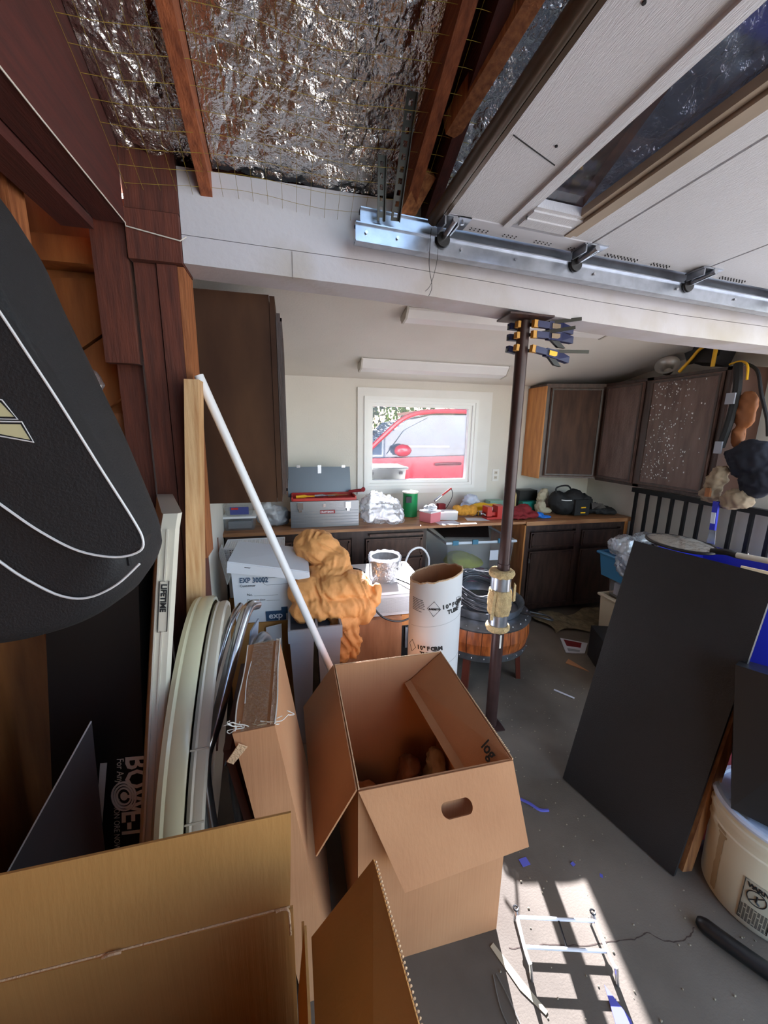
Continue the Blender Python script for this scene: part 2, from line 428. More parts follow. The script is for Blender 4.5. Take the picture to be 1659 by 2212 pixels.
# back wall with window opening  (glass 0.72..1.74 x 1.20..1.94)
gx0, gx1, gz0, gz1 = 0.72, 1.74, 1.20, 1.945
wb = MB()
wb.box(-1.05, gx0-0.02, YB, YB+0.12, 0, 2.6).box(gx1+0.02, 3.4, YB, YB+0.12, 0, 2.6)
wb.box(gx0-0.02, gx1+0.02, YB, YB+0.12, 0, gz0-0.02).box(gx0-0.02, gx1+0.02, YB, YB+0.12, gz1+0.02, 2.6)
struct('wall_back', wb, M_WALL)
w1 = thing('window_1', (1.23, YB, gz0), None, None, kind='structure')
cs = MB(); # casing, flat boards with lip
cs.box(gx0-0.115, gx0-0.02, YB-0.02, YB, gz0-0.10, gz1+0.13).box(gx1+0.02, gx1+0.20, YB-0.02, YB, gz0-0.10, gz1+0.13)
cs.box(gx0-0.02, gx1+0.02, YB-0.02, YB, gz1+0.02, gz1+0.13).box(gx0-0.02, gx1+0.02, YB-0.02, YB, gz0-0.10, gz0-0.02)
part('casing', cs, M_WHITE, w1)
fr = MB()
for o_, y0, y1 in ((0.055, -0.034, -0.004), (0.030, -0.022, 0.02), (0.0, 0.0, 0.06)):
    t_ = 0.03
    fr.box(gx0-o_, gx0-o_+t_, YB+y0, YB+y1, gz0-o_, gz1+o_).box(gx1+o_-t_, gx1+o_, YB+y0, YB+y1, gz0-o_, gz1+o_)
    fr.box(gx0-o_+t_, gx1+o_-t_, YB+y0, YB+y1, gz0-o_, gz0-o_+t_).box(gx0-o_+t_, gx1+o_-t_, YB+y0, YB+y1, gz1+o_-t_, gz1+o_)
part('frame', fr, mat('white_vinyl', (240, 240, 238), 0.3), w1)
part('pane', MB().box(gx0, gx1, YB+0.04, YB+0.044, gz0, gz1), M_GLASS, w1)

# side walls of the bench bay
wl_ = MB().hexa([(-0.41, 1.75, 0), (-0.40, 1.86, 0), (-0.56, YB, 0), (-0.62, YB, 0), (-0.41, 1.75, 2.44), (-0.40, 1.86, 2.44), (-0.56, YB, 2.3), (-0.62, YB, 2.3)])
wl_ = MB().hexa([(-0.47, 1.88, 0), (-0.42, 1.88, 0), (-0.56, YB, 0), (-0.62, YB, 0), (-0.47, 1.88, 2.44), (-0.42, 1.88, 2.44), (-0.56, YB, 2.14), (-0.62, YB, 2.14)])
struct('wall_left', wl_, M_WALL)
struct('wall_right', MB().box(XR, XR+0.12, 1.62, YB, 0, 2.62), M_WALL)
zc = lambda y: 2.15+0.17*(YB-y)
struct('ceiling_back', MB().hexa([(-0.62, 1.88, zc(1.88)), (XR, 1.88, zc(1.88)), (XR, YB, zc(YB)), (-0.62, YB, zc(YB)),
                             (-0.62, 1.88, zc(1.88)+0.1), (XR, 1.88, zc(1.88)+0.1), (XR, YB, zc(YB)+0.1), (-0.62, YB, zc(YB)+0.1)]), M_WALL)
# main bay: outer walls, roof, added rear light blocker
wm = struct('wall_outer', MB().box(-1.05, -0.97, -3.0, 1.97, 0, 4.6), M_PLY)
wj = struct('wall_jog', MB().box(-0.97, -0.63, 1.97, 2.03, 0, 2.8), M_PLY)
zr = lambda y: 2.60+0.45*(1.75-y)
struct('roof', MB().hexa([(-1.1, -1.6, zr(-1.6)+.04), (3.6, -1.6, zr(-1.6)+.04), (3.6, 1.9, zr(1.9)+.04), (-1.1, 1.9, zr(1.9)+.04),
                     (-1.1, -1.6, zr(-1.6)+.1), (3.6, -1.6, zr(-1.6)+.1), (3.6, 1.9, zr(1.9)+.1), (-1.1, 1.9, zr(1.9)+.1)]), M_REDY)
struct('wall_light_blocker', MB().box(-1.05, 0.5, -1.7, -1.6, 0, 4.0), M_PLY)  # unseen half wall behind the camera, added and sized to hold back rear light
struct('wall_header', MB().box(XR+0.02, XR+0.14, -3.0, 1.62, 2.55, 4.5), M_REDY)

# the painted beam, sagging a little toward the door opening
bz = [(-0.36, 2.29), (0.39, 2.272), (0.97, 2.243), (1.4, 2.218), (1.93, 2.195), (2.6, 2.18), (XR, 2.175)]
bm_ = MB()
for (xa, za), (xb, zb) in zip(bz, bz[1:]):
    bm_.hexa([(xa, 1.72, za), (xb, 1.72, zb), (xb, 1.88, zb), (xa, 1.88, za), (xa, 1.72, za+.093), (xb, 1.72, zb+.093), (xb, 1.88, zb+.093), (xa, 1.88, za+.093)])
bmesh.ops.remove_doubles(bm_.b, verts=bm_.b.verts, dist=1e-4)
beam = struct('beam', bm_, M_BEAM)
bm2 = MB()
for (xa, za), (xb, zb) in zip(bz, bz[1:]):
    bm2.hexa([(xa, 1.722, za+.096), (xb, 1.722, zb+.096), (xb, 1.88, zb+.096), (xa, 1.88, za+.096), (xa, 1.722, 2.60), (xb, 1.722, 2.60), (xb, 1.88, 2.60), (xa, 1.88, 2.60)])
bmesh.ops.remove_doubles(bm2.b, verts=bm2.b.verts, dist=1e-4)
part('upper_beam_board', bm2, M_BEAM, beam)
be = MB().box(-0.535, -0.362, 1.70, 1.87, 2.282, 2.44).box(-0.535, -0.362, 1.712, 1.87, 2.446, 2.64)
part('bare_beam_end', be, M_REDW, beam, label='unpainted dark reddish timber end of the beam')
part('beam_joint', MB().box(0.03, 0.032, 1.7185, 1.72, 2.275, 2.37), mat('hairline', (120, 114, 108), 0.9), beam)

# ================================================================== LEFT TIMBER FRAME
def timber(name, mb, m, label, cat='timber', loc=None, group=None):
    return solo(name, mb, m, loc, label, cat, group)
timber('wall_post', MB().box(-0.452, -0.385, 1.72, 1.86, 0, 2.28), M_REDW, 'dark reddish post carrying the painted beam end', 'post', (-0.42, 1.8, 0))
timber('wall_post', MB().box(-0.53, -0.458, 1.73, 1.86, 0, 2.28), M_REDW, 'dark reddish post doubled against the beam post', 'post', (-0.49, 1.8, 0))
timber('trim_stud', MB().box(-0.384, -0.362, 1.725, 1.86, 1.15, 2.278), M_ORAW, 'narrow orange wooden stud at the raw drywall edge', 'stud', (-0.37, 1.8, 1.15))
timber('wall_post', MB().box(-0.64, -0.552, 1.78, 1.86, 0, 1.95), M_REDW, 'reddish split post below the short nailed board', 'post', (-0.6, 1.8, 0))
timber('nailed_board', MB().box(-0.655, -0.545, 1.72, 1.765, 1.93, 2.41), M_REDW, 'short reddish board nailed over the top of the split post', 'board', (-0.6, 1.74, 1.93))
timber('wall_post', MB().box(-0.66, -0.545, 1.766, 1.86, 1.955, 2.40), M_REDW, 'upper post hidden behind the short nailed board', 'post', (-0.6, 1.8, 1.955))
timber('header_timber', MB().hexa([(-0.625, -1.5, 2.39), (-0.535, -1.5, 2.39), (-0.535, 1.70, 2.39), (-0.625, 1.70, 2.39), (-0.625, -1.5, zr(-1.5)+.03), (-0.535, -1.5, zr(-1.5)+.03), (-0.535, 1.70, zr(1.7)+.03), (-0.625, 1.70, zr(1.7)+.03)]), M_REDY, 'dark red horizontal timber with a white string along its lower edge', 'timber', (-0.58, 1.7, 2.39))
timber('header_timber', MB().box(-0.73, -0.632, -1.5, 1.70, 2.36, 2.62), M_REDY, 'dark red horizontal timber beside the one with the string', 'timber', (-0.68, 1.7, 2.36))
timber('wall_stud', MB().box(-0.87, -0.765, 1.50, 1.58, 0.0, 2.6), M_ORAW, 'orange lit wall stud rising behind the black hanging bag', 'stud', (-0.8, 1.54, 0))
timber('wall_stud', MB().box(-0.965, -0.88, 0.95, 1.04, 0.0, 3.0), M_ORAW, 'orange wall stud against the plywood by the black carton', 'stud', (-0.92, 1, 0))
timber('blocking_board', MB().box(-0.96, -0.66, 1.86, 1.96, 2.30, 2.39), M_PLY, 'tan horizontal blocking between the stud and posts', 'board', (-0.8, 1.9, 2.3))
timber('blocking_board', MB().box(-0.90, -0.645, 1.86, 1.96, 1.62, 1.75), M_ORAW, 'orange block of wood between post and black bag', 'board', (-0.78, 1.9, 1.62))
timber('diagonal_board', MB().hexa([(-0.965, 1.935, 1.90), (-0.64, 1.935, 2.14), (-0.64, 1.965, 2.14), (-0.965, 1.965, 1.90), (-0.965, 1.935, 2.26), (-0.64, 1.935, 2.28), (-0.64, 1.965, 2.28), (-0.965, 1.965, 2.26)]), M_PLY,
       'brown sheathing board set diagonally above a dark seam', 'board', (-0.8, 1.95, 1.9))
timber('diagonal_board', MB().hexa([(-0.965, 1.935, 1.60), (-0.64, 1.935, 1.86), (-0.64, 1.965, 1.86), (-0.965, 1.965, 1.60), (-0.965, 1.935, 1.885), (-0.64, 1.935, 2.125), (-0.64, 1.965, 2.125), (-0.965, 1.965, 1.885)]), M_PLY,
       'brown sheathing board set diagonally below a dark seam', 'board', (-0.8, 1.95, 1.6))
st = [(-0.53, y, 2.387+0.002*math.sin(y*9)) for y in (-0.2, 0.3, 0.8, 1.2, 1.69)] + [(-0.531, 1.695, 2.38), (-0.36, 1.693, 2.352), (-0.34, 1.70, 2.37)]
solo('string', MB().tube(st, 0.0022, 6), M_STRING, (-0.53, 1.69, 2.38), 'thin white string stretched along the dark timber to the beam', 'string')
# ladder/plastic wrap lump behind bag
lump = blobs([((-0.66, 1.55, 1.83), (0.05, 0.05, 0.06))], 0.012, 0.012, 18, 3)
solo('plastic_wrap', lump, M_BAG, (-0.66, 1.55, 1.78), 'crinkled clear plastic bundle wedged behind the black bag', 'plastic wrap', smooth='all')

# ================================================================== CEILING: RAFTERS, FOIL, NET
def rafter(x0, x1, d, label, m=M_RAFT, y0=-1.5, y1=1.76, dz=0.0):
    z = lambda y: zr(y)+0.03+dz
    mb = MB().hexa([(x0, y0, z(y0)-d), (x1, y0, z(y0)-d), (x1, y1, z(y1)-d), (x0, y1, z(y1)-d), (x0, y0, z(y0)), (x1, y0, z(y0)), (x1, y1, z(y1)), (x0, y1, z(y1))])
    return solo('rafter', mb, m, (x0, y1, z(y1)-d), label, 'rafter')
rafter(-0.285, -0.245, 0.125, 'reddish rafter between the narrow and the wide foil sheet')
rafter(0.455, 0.495, 0.15, 'reddish rafter with torn netting beside the wide foil sheet')
rafter(0.55, 0.59, 0.14, 'dark rafter above the steel door track end', M_REDY)
for i, x in enumerate((1.12, 1.75, 2.38, 2.95)):
    rafter(x, x+0.04, 0.15, ['rafter seen through the garage door glass', 'rafter above the second garage door section', 'rafter above the third garage door section', 'rafter over the door opening edge'][i])
solo('brace_board', MB().bar((0.67, 0.95, 2.84), (0.545, 1.42, 2.67), 0.05, 0.06), M_ORAW, (0.545, 1.42, 2.67), 'lighter orange brace board ending above the bronze door edge', 'board')
solo('wood_block', MB().bar((0.445, 1.70, 2.50), (0.51, 1.55, 2.62), 0.07, 0.05), M_ORAW, (0.445, 1.7, 2.5), 'short orange wood block under the rafter by the track end', 'block')
def foil(x0, x1, label, nu, amp, seed, y0=0.75, y1=1.74):
    def f(u, v):
        x = x0+(x1-x0)*u; y = y0+(y1-y0)*v
        p = V(x, y, 0)
        n_ = 0; a = 1; fq = 7.0
        for _ in range(5):
            w = V(noise.noise(p*fq*0.7+V(3, seed, 1)), noise.noise(p*fq*0.7+V(9, seed, 4)), 0)*0.05
            n_ += a*(0.5-abs(noise.noise((p+w)*fq+V(seed*5.1, 0, 0)))*2); a *= 0.52; fq *= 1.9
        edge = min(u, 1-u)
        sag = -0.012*math.sin(math.pi*u)
        return V(x, y, zr(y)+0.012+sag+amp*n_*min(1, edge*8+0.15))
    mb = MB().grid(nu, int(nu*(y1-y0)/(x1-x0)), f)
    o = solo('foil_sheet', mb, M_FOIL, (x0, y1, zr(y1)), label, 'foil insulation', smooth='all')
    return o
foil(-0.242, 0.453, 'wide sheet of crumpled silver foil insulation above the white beam', 190, 0.017, 1)
foil(-0.533, -0.287, 'narrow dark crumpled foil strip beside the dark red timber', 80, 0.022, 2)
foil(0.592, 1.118, 'crumpled foil sheet above the garage door edge', 130, 0.014, 3)
foil(1.162, 1.748, 'crumpled foil sheet seen dimly through the garage door glass', 90, 0.014, 4)
foil(1.792, 2.378, 'crumpled foil sheet above the second door section', 40, 0.014, 5)
foil(-0.242, 0.453, 'foil sheet continuing overhead toward the rear of the garage', 40, 0.015, 6, -1.5, 0.73)
# yellow bird netting stapled under the rafters
nb = MB()
def netz(x, y): return zr(y)-0.10-0.012*math.sin(x*9)-0.01*noise.noise(V(x*4, y*4, 0))
for i in range(27):
    x = -0.52+i*0.052
    if 0.62 < x: continue
    nb.tube([(x+0.004*noise.noise(V(i, y*5, 0)), y, netz(x, y)) for y in [0.85+0.11*k for k in range(9)]], 0.0007, 3, caps=False)
for j in range(18):
    y = 0.86+j*0.052
    nb.tube([(x, y+0.006*noise.noise(V(x*5, j, 3)), netz(x, y)) for x in [-0.52+0.095*k for k in range(13)]], 0.0007, 3, caps=False)
solo('bird_netting', nb, M_NET, (0, 1.4, 2.6), 'thin yellow netting stretched under the foil and rafters', 'netting', kind='stuff')
# perforated steel strap: strips and bridges leave round-ish holes
def perf_strap(a, b, w, label):
    a = Vector(a); b = Vector(b); d = (b-a).normalized(); x = d.cross(V(0, 1, 0.2)).normalized(); L_ = (b-a).length
    mb = MB()
    for s_ in (-1, 1): mb.bar(a+x*s_*w*0.36, b+x*s_*w*0.36, w*0.28, 0.003, up=V(0, 1, 0))
    k = 0.0
    while k < L_:
        mb.bar(a+d*k, a+d*min(L_, k+0.016), w*0.5, 0.003, up=V(0, 1, 0)); k += 0.032
    mb.bar(a+x*w*0.5, b+x*w*0.5, 0.003, w*0.8, up=V(0, 1, 0))
    return solo('perforated_strap', mb, M_STEELD, b, label, 'steel strap')
perf_strap((0.400, 1.38, 2.72), (0.405, 1.585, 2.46), 0.032, 'dull perforated steel strap holding up the door track end')
perf_strap((0.345, 1.55, 2.64), (0.355, 1.60, 2.46), 0.028, 'second perforated strap crossing down behind the track end')

# ================================================================== GARAGE DOOR (overhead) AND TRACK
tz = lambda x: 2.382-0.042*(x-0.26)
def channel(x0, x1, y, dz, h, label, grp=None):
    mb = MB(); n = 6
    for i in range(n):
        xa = x0+(x1-x0)*i/n; xb = x0+(x1-x0)*(i+1)/n
        for (ya, yb, za, zb) in ((y, y+0.003, 0, h), (y, y+0.034, h-0.003, h), (y, y+0.034, 0, 0.003), (y+0.031, y+0.034, 0, 0.012), (y+0.031, y+0.034, h-0.012, h),
                                 (y-0.012, y, h-0.008, h-0.004), (y-0.010, y, 0.0, 0.006)):
            A = tz(xa)+dz; B = tz(xb)+dz
            mb.hexa([(xa, ya, A+za), (xb, ya, B+za), (xb, yb, B+za), (xa, yb, A+za), (xa, ya, A+zb), (xb, ya, B+zb), (xb, yb, B+zb), (xa, yb, A+zb)])
    return mb
tr = thing('door_track', (0.27, 1.62, 2.38), 'pair of galvanised steel door track channels running under the beam side', 'door track')
part('lower_channel', channel(0.26, XR, 1.60, 0.0, 0.068, ''), M_STEEL, tr)
part('upper_channel', channel(0.285, XR, 1.645, 0.085, 0.055, ''), M_STEEL, tr)
for x in (0.30, 0.42, 0.68, 0.92, 1.3, 1.75, 2.1):
    part('bolt', MB().cyl((x, 1.598, tz(x)+0.035), (x, 1.592, tz(x)+0.035), 0.006, 8), M_CHROME, tr)
dz0 = lambda x: 2.470-0.042*(x-0.56)
gd = thing('garage_door', (0.56, 1.58, 2.45), 'white sectional garage door raised overhead with a window in its first section', 'garage door')
def dbox(x0, x1, y0, y1, a, b, mb=None):
    mb = mb or MB()
    return mb.hexa([(x0, y0, dz0(x0)+a), (x1, y0, dz0(x1)+a), (x1, y1, dz0(x1)+a), (x0, y1, dz0(x0)+a), (x0, y0, dz0(x0)+b), (x1, y0, dz0(x1)+b), (x1, y1, dz0(x1)+b), (x0, y1, dz0(x0)+b)])
M_DOOR = mat('white_textured_door', (206, 208, 212), 0.42, var=0.04, scale=3, bump=0.35, bscale=70, bstretch=(6, 0.7, 1))
s1 = dbox(0.575, 0.80, -1.2, 1.50, -0.0, 0.045)
s1 = part('first_section', s1, M_DOOR, gd)
part('end_stile', dbox(0.575, 1.195, 1.50, 1.585, -0.004, 0.045), mat('white_stile_metal', (196, 198, 204), 0.4), gd)
part('middle_rail', dbox(1.075, 1.195, -1.2, 1.50, -0.0, 0.045), M_DOOR, gd)
part('cross_stile', dbox(0.80, 1.075, -0.62, -0.5, -0.0, 0.045), M_DOOR, gd)
part('window_glass', dbox(0.80, 1.075, -0.5, 1.45, 0.025, 0.028), M_GLASSG, gd)
tm = MB(); dbox(0.80, 0.826, -0.5, 1.50, -0.010, 0.022, tm); dbox(0.826, 0.846, -0.5, 1.48, -0.004, 0.024, tm)
part('window_trim', tm, M_DOOR, gd)
tm = MB(); dbox(0.846, 1.045, 1.37, 1.47, -0.012, 0.02, tm); dbox(0.846, 1.03, 1.352, 1.37, -0.006, 0.022, tm); dbox(0.846, 1.03, 1.41, 1.42, -0.017, 0.0, tm)
part('window_trim', tm, M_DOOR, gd)
M_TRIMW = mat('weathered_trim', (168, 154, 136), 0.5, var=0.3, scale=6, stretch=(1, .4, 1))
for a_, b_, c_ in ((1.02, 1.040, -0.006), (1.045, 1.072, -0.016), (1.077, 1.10, -0.008)):
    part('window_moulding', dbox(a_, b_, -0.5, 1.47, c_, 0.02), M_TRIMW, gd)
for i, (xa, xb) in enumerate(((1.205, 1.80), (1.81, 2.41), (2.42, 3.02))):
    part('door_section', dbox(xa, xb, -1.2, 1.585, 0.0, 0.045), M_DOOR, gd)
wsx = [(0.555, y, dz0(0.555)+0.012) for y in (-1.2, 0.0, 0.8, 1.585)]
part('bottom_seal', MB().tube(wsx, 0.022, 14), M_BRONZE, gd, smooth=True)
part('seal_retainer', dbox(0.566, 0.580, -1.2, 1.585, -0.008, 0.035), M_BRONZE, gd)
pf = MB()
for (xa, xb) in ((0.70, 0.78), (0.84, 0.90), (0.98, 1.06), (1.14, 1.19), (1.32, 1.48), (1.56, 1.66), (1.95, 2.1)):
    k = xa
    while k < xb:
        for y in (1.555, 1.568): pf.cyl((k, y, dz0(k)-0.0062), (k, y, dz0(k)-0.004 if k < 1.2 else dz0(k)-0.0), 0.0025, 6)
        k += 0.017
part('perforations', pf, M_INK, gd, kind='stuff')
hg = MB()
for x, y in ((0.61, 0.0), (0.66, 0.4), (0.65, 0.75), (0.73, 1.1)):
    hg.cyl((x, y, dz0(x)-0.003), (x, y, dz0(x)+0.001), 0.004, 8)
part('screws', hg, M_INK, gd, kind='stuff')
part('split', MB().hexa([(0.60, 1.10, dz0(0.6)-.0015), (0.775, 1.165, dz0(.775)-.0015), (0.775, 1.168, dz0(.775)-.0015), (0.6, 1.103, dz0(.6)-.0015),
                         (0.60, 1.10, dz0(0.6)), (0.775, 1.165, dz0(.775)), (0.775, 1.168, dz0(.775)), (0.6, 1.103, dz0(.6))]), M_INK, gd)
for i, x in enumerate((0.60, 1.20, 1.805, 2.41)):
    z = dz0(x)
    hb = part('hinge', MB().box(x-0.035, x+0.075, 1.50, 1.585, z-0.008, z-0.002).box(x-0.03, x-0.024, 1.50, 1.58, z-0.035, z-0.004).box(x+0.02, x+0.026, 1.50, 1.58, z-0.035, z-0.004), M_STEEL, gd)
    part('roller_stem', MB().cyl((x, 1.47, z-0.030), (x, 1.61, z-0.042), 0.0105, 12), M_CHROME, hb, smooth=True)
    part('roller', MB().lathe([(0.006, 0), (0.026, 0.002), (0.029, 0.009), (0.026, 0.016), (0.006, 0.018)], (x, 1.600, z-0.046), 20, m=Matrix.Rotation(math.pi/2, 3, 'X')), M_BLACKP, hb, smooth=True)
    part('hinge_bolt', MB().cyl((x+0.05, 1.53, z-0.016), (x+0.05, 1.53, z-0.004), 0.007, 6), M_CHROME, hb)
    part('hinge_bolt', MB().cyl((x-0.01, 1.555, z-0.018), (x-0.01, 1.555, z-0.004), 0.007, 6), M_CHROME, hb)
# wire dangling from the track
wr = spline([(0.55, 1.59, 2.455), (0.545, 1.585, 2.33), (0.565, 1.60, 2.26), (0.55, 1.59, 2.22)], 8)
solo('dangling_wire', MB().tube(wr, 0.0012, 5).tube(spline([(0.575, 1.59, 2.455), (0.58, 1.59, 2.36), (0.562, 1.60, 2.27), (0.535, 1.59, 2.235)], 8), 0.001, 5), M_CABLEB, (0.55, 1.59, 2.22), 'thin dark wire dangling from the door track', 'wire')

# ================================================================== STEEL POLE WITH CLAMPS
px_, py_ = 1.10, 1.79
pl = thing('support_pole', (px_, py_, 0), 'dark brown steel support pole under the white beam', 'pole')
part('shaft', MB().lathe([(0.033, 0.0), (0.033, 1.0)], (px_, py_, 0.006), 24).lathe([(0.029, 0.9), (0.029, 2.216)], (px_, py_, 0), 24), M_BROWNM, pl, smooth=True)
part('base_plate', MB().box(px_-0.06, px_+0.06, py_-0.06, py_+0.06, 0, 0.008), M_BROWNM, pl)
part('top_plate', MB().slab([(0.975, 1.70, 2.219), (1.20, 1.70, 2.219), (1.20, 1.85, 2.219), (0.99, 1.85, 2.219)], 0.008), M_BROWNM, pl)
part('paint_drip', MB().box(px_-0.006, px_+0.004, py_-0.0345, py_-0.0325, 0.52, 0.60), M_WALL, pl)
def clamp(z, yaw, length, label, tilt=0.0, trig=True):
    c = V(px_, py_-0.01, z)
    rm = Euler((0, tilt, yaw)).to_matrix()
    T = lambda x, y, w: c + rm @ V(x, y, w)
    t = thing('bar_clamp', tuple(c), label, 'clamp', 'bar clamps gripping the steel pole')
    def tb(x0, x1, y0, y1, z0, z1):
        return MB().hexa([T(x0, y0, z0), T(x1, y0, z0), T(x1, y1, z0), T(x0, y1, z0), T(x0, y0, z1), T(x1, y0, z1), T(x1, y1, z1), T(x0, y1, z1)])
    B = M_BCL
    hd = tb(0.03, 0.155, -0.055, -0.032, -0.014, 0.014)
    part('clamp_head', hd.bevel(0.004), B, t)
    bd = MB().prism([T(0.10, -0.055, -0.018), T(0.17, -0.06, -0.022), T(0.235, -0.07, -0.030), T(0.235, -0.07, 0.0), T(0.18, -0.055, 0.020), T(0.10, -0.055, 0.018)], rm @ V(0, 0.026, 0))
    part('pistol_grip', bd.bevel(0.004), B, t)
    if trig: part('trigger', MB().prism([T(0.12, -0.05, -0.02), T(0.16, -0.055, -0.05), T(0.20, -0.06, -0.052), T(0.165, -0.055, -0.022)], rm @ V(0, 0.014, 0)), M_BLACKP, t)
    part('bar', MB().bar(T(-0.06, 0.05, -0.006), T(length, -0.11, 0.03), 0.006, 0.015), mat('dark_clamp_bar', (60, 58, 54), 0.4, 0.6), t)
    part('jaw_pad', tb(0.010, 0.034, -0.054, -0.034, -0.016, 0.016).bevel(0.005), M_CLY, t)
    part('jaw_pad', tb(-0.050, -0.034, -0.014, 0.010, -0.014, 0.014).bevel(0.005), M_CLY, t)
    part('fixed_jaw', tb(-0.055, 0.0, 0.034, 0.058, -0.014, 0.014).bevel(0.004), B, t)
    part('label_plate', tb(0.115, 0.165, -0.0575, -0.0555, -0.012, 0.010), M_YEL if not trig or length > 0.27 else M_TAN, t)
    return t
M_BCL = mat('navy_clamp', (24, 31, 76), 0.4); M_CLY = mat('amber_pad', (196, 144, 60), 0.5)
clamp(2.195, 0.15, 0.235, 'navy bar clamp topmost on the pole, touching the plate', 0.0)
clamp(2.148, 0.12, 0.20, 'navy bar clamp in the middle of the three on the pole', -0.02)
clamp(2.088, 0.18, 0.31, 'largest navy bar clamp with a yellow badge, lowest on the pole', 0.10)
# shearling and duct collar
cl = thing('scratching_post_collar', (px_-0.005, py_, 0.62), 'tan shearling and metal sleeve wrapped round the steel pole', 'pole sleeve')
z_ = V(px_-0.008, py_, 0)
def furring(z0, z1, r, sd, flare=1.0):
    n = 14; prof = [(0.036, z0)]
    for k in range(n+1):
        t_ = k/n; prof.append((r*(0.90+0.10*math.sin(math.pi*t_))*flare, z0+(z1-z0)*t_))
    prof.append((0.036, z1))
    mb = MB().lathe(prof, z_, 64); mb.jitter(0.004, 60, sd, 2); return mb
part('fur_ring', furring(0.935, 0.972, 0.068, 1), M_FUR, cl, smooth='all')
part('fur_ring', furring(0.622, 0.655, 0.066, 2), M_FUR, cl, smooth='all')
part('fur_roll', furring(0.720, 0.862, 0.064, 3), M_FUR, cl, smooth='all')
part('metal_sleeve', MB().lathe([(0.037, 0.655), (0.053, 0.655), (0.053, 0.935), (0.037, 0.935)], z_, 40, closed=True), M_STEEL, cl, smooth=True)
part('loose_flap', MB().slab([(px_-0.075, py_-0.03, 0.70), (px_-0.06, py_-0.035, 0.70), (px_-0.052, py_-0.035, 0.86), (px_-0.062, py_-0.03, 0.865)], 0.01).jitter(0.002, 60, 1), M_FUR, cl)
part('loose_flap', MB().slab([(px_+0.045, py_-0.04, 0.80), (px_+0.062, py_-0.035, 0.80), (px_+0.062, py_-0.03, 0.89), (px_+0.045, py_-0.04, 0.91)], 0.006), M_FUR, cl)

# ================================================================== TALL CABINET (hung on the side wall)
def raised_door(x0, x1, y, z0, z1, mat_, parent, name='door', face=-1, bw=0.02):
    """door facing -Y with raised border moulding"""
    mb = MB().box(x0, x1, y, y+0.018, z0, z1).bevel(0.004, 1)
    d = part(name, mb, mat_, parent)
    mo = MB()
    for (a, b, c, e) in ((x0+0.012, x0+0.024, z0+0.012, z1-0.012), (x1-0.024, x1-0.012, z0+0.012, z1-0.012)): mo.box(a, b, y-0.007, y, c, e)
    mo.box(x0+0.012, x1-0.012, y-0.007, y, z0+0.012, z0+0.024).box(x0+0.012, x1-0.012, y-0.007, y, z1-0.024, z1-0.012)
    part('moulding', mo.bevel(0.002, 1), mat_, d)
    return d
tc = thing('wall_cabinet', (-0.25, 2.3, 1.37), 'tall dark brown wall cabinet hung below the beam, side panel showing', 'cabinet')
M_CABS = mat('dark_brown_side_panel', (78, 54, 38), 0.7, spec=0.15, scale=2.4, col2=(52, 34, 26), stretch=(3, 3, 0.9), ramp=(0.3, 0.7), detail=6)
part('side_panel', MB().box(-0.425, -0.070, 1.90, 1.916, 1.355, 2.262), M_CABS, tc)
part('carcass', MB().hexa([(-0.42, 1.916, 1.36), (-0.072, 1.916, 1.36), (-0.072, 2.75, 1.36), (-0.49, 2.75, 1.36), (-0.42, 1.916, 2.26), (-0.072, 1.916, 2.26), (-0.072, 2.75, 2.26), (-0.49, 2.75, 2.26)]), M_CABS, tc)
part('face_frame', MB().box(-0.068, -0.046, 1.897, 2.752, 1.357, 2.258), M_CABS, tc)
for y0, y1 in ((1.93, 2.32), (2.34, 2.73)):
    d = part('door', MB().box(-0.044, -0.026, y0, y1, 1.385, 2.20).bevel(0.004, 1), M_CAB, tc)
    part('moulding', MB().box(-0.026, -0.019, y0+0.015, y0+0.03, 1.40, 2.185).box(-0.026, -0.019, y1-0.03, y1-0.015, 1.40, 2.185).box(-0.026, -0.019, y0+0.015, y1-0.015, 1.40, 1.415).box(-0.026, -0.019, y0+0.015, y1-0.015, 2.17, 2.185), M_CAB, d)

# ================================================================== CEILING LIGHTS
def striplight(x0, x1, yc, label, w=0.075, h=0.055):
    z = zc(yc)
    t = thing('strip_light', ((x0+x1)/2, yc, z-h), label, 'ceiling light')
    sl = 0.17
    def sec(x, pts): return [V(x, yc+a, zc(yc+a)-b-0.004) for a, b in pts]
    prof = [(-w, 0), (-w, 0.012), (-w*0.55, h), (w*0.55, h), (w, 0.012), (w, 0)]
    part('housing', MB().prism(sec(x0, prof), (x1-x0, 0, 0)), M_WHITE, t)
    prof2 = [(-w-0.01, 0.0), (-w-0.01, 0.016), (-w*0.6, h+0.006), (w*0.6, h+0.006), (w+0.01, 0.016), (w+0.01, 0)]
    part('end_cap', MB().prism(sec(x0-0.012, prof2), (0.012, 0, 0)), mat('beige_end_cap', (196, 190, 178), 0.5), t)
    part('end_cap', MB().prism(sec(x1, prof2), (0.012, 0, 0)), MATS['beige_end_cap'], t)
    part('diffuser_lip', MB().box(x0, x1, yc-w-0.004, yc-w, zc(yc-w)-0.018, zc(yc-w)-0.010), M_WHITE, t)
striplight(0.56, 1.80, 3.18, 'white fluorescent strip light on the sloped ceiling above the window', 0.085, 0.06)
striplight(0.67, 2.02, 2.33, 'white fluorescent strip light half hidden behind the beam', 0.06, 0.045)

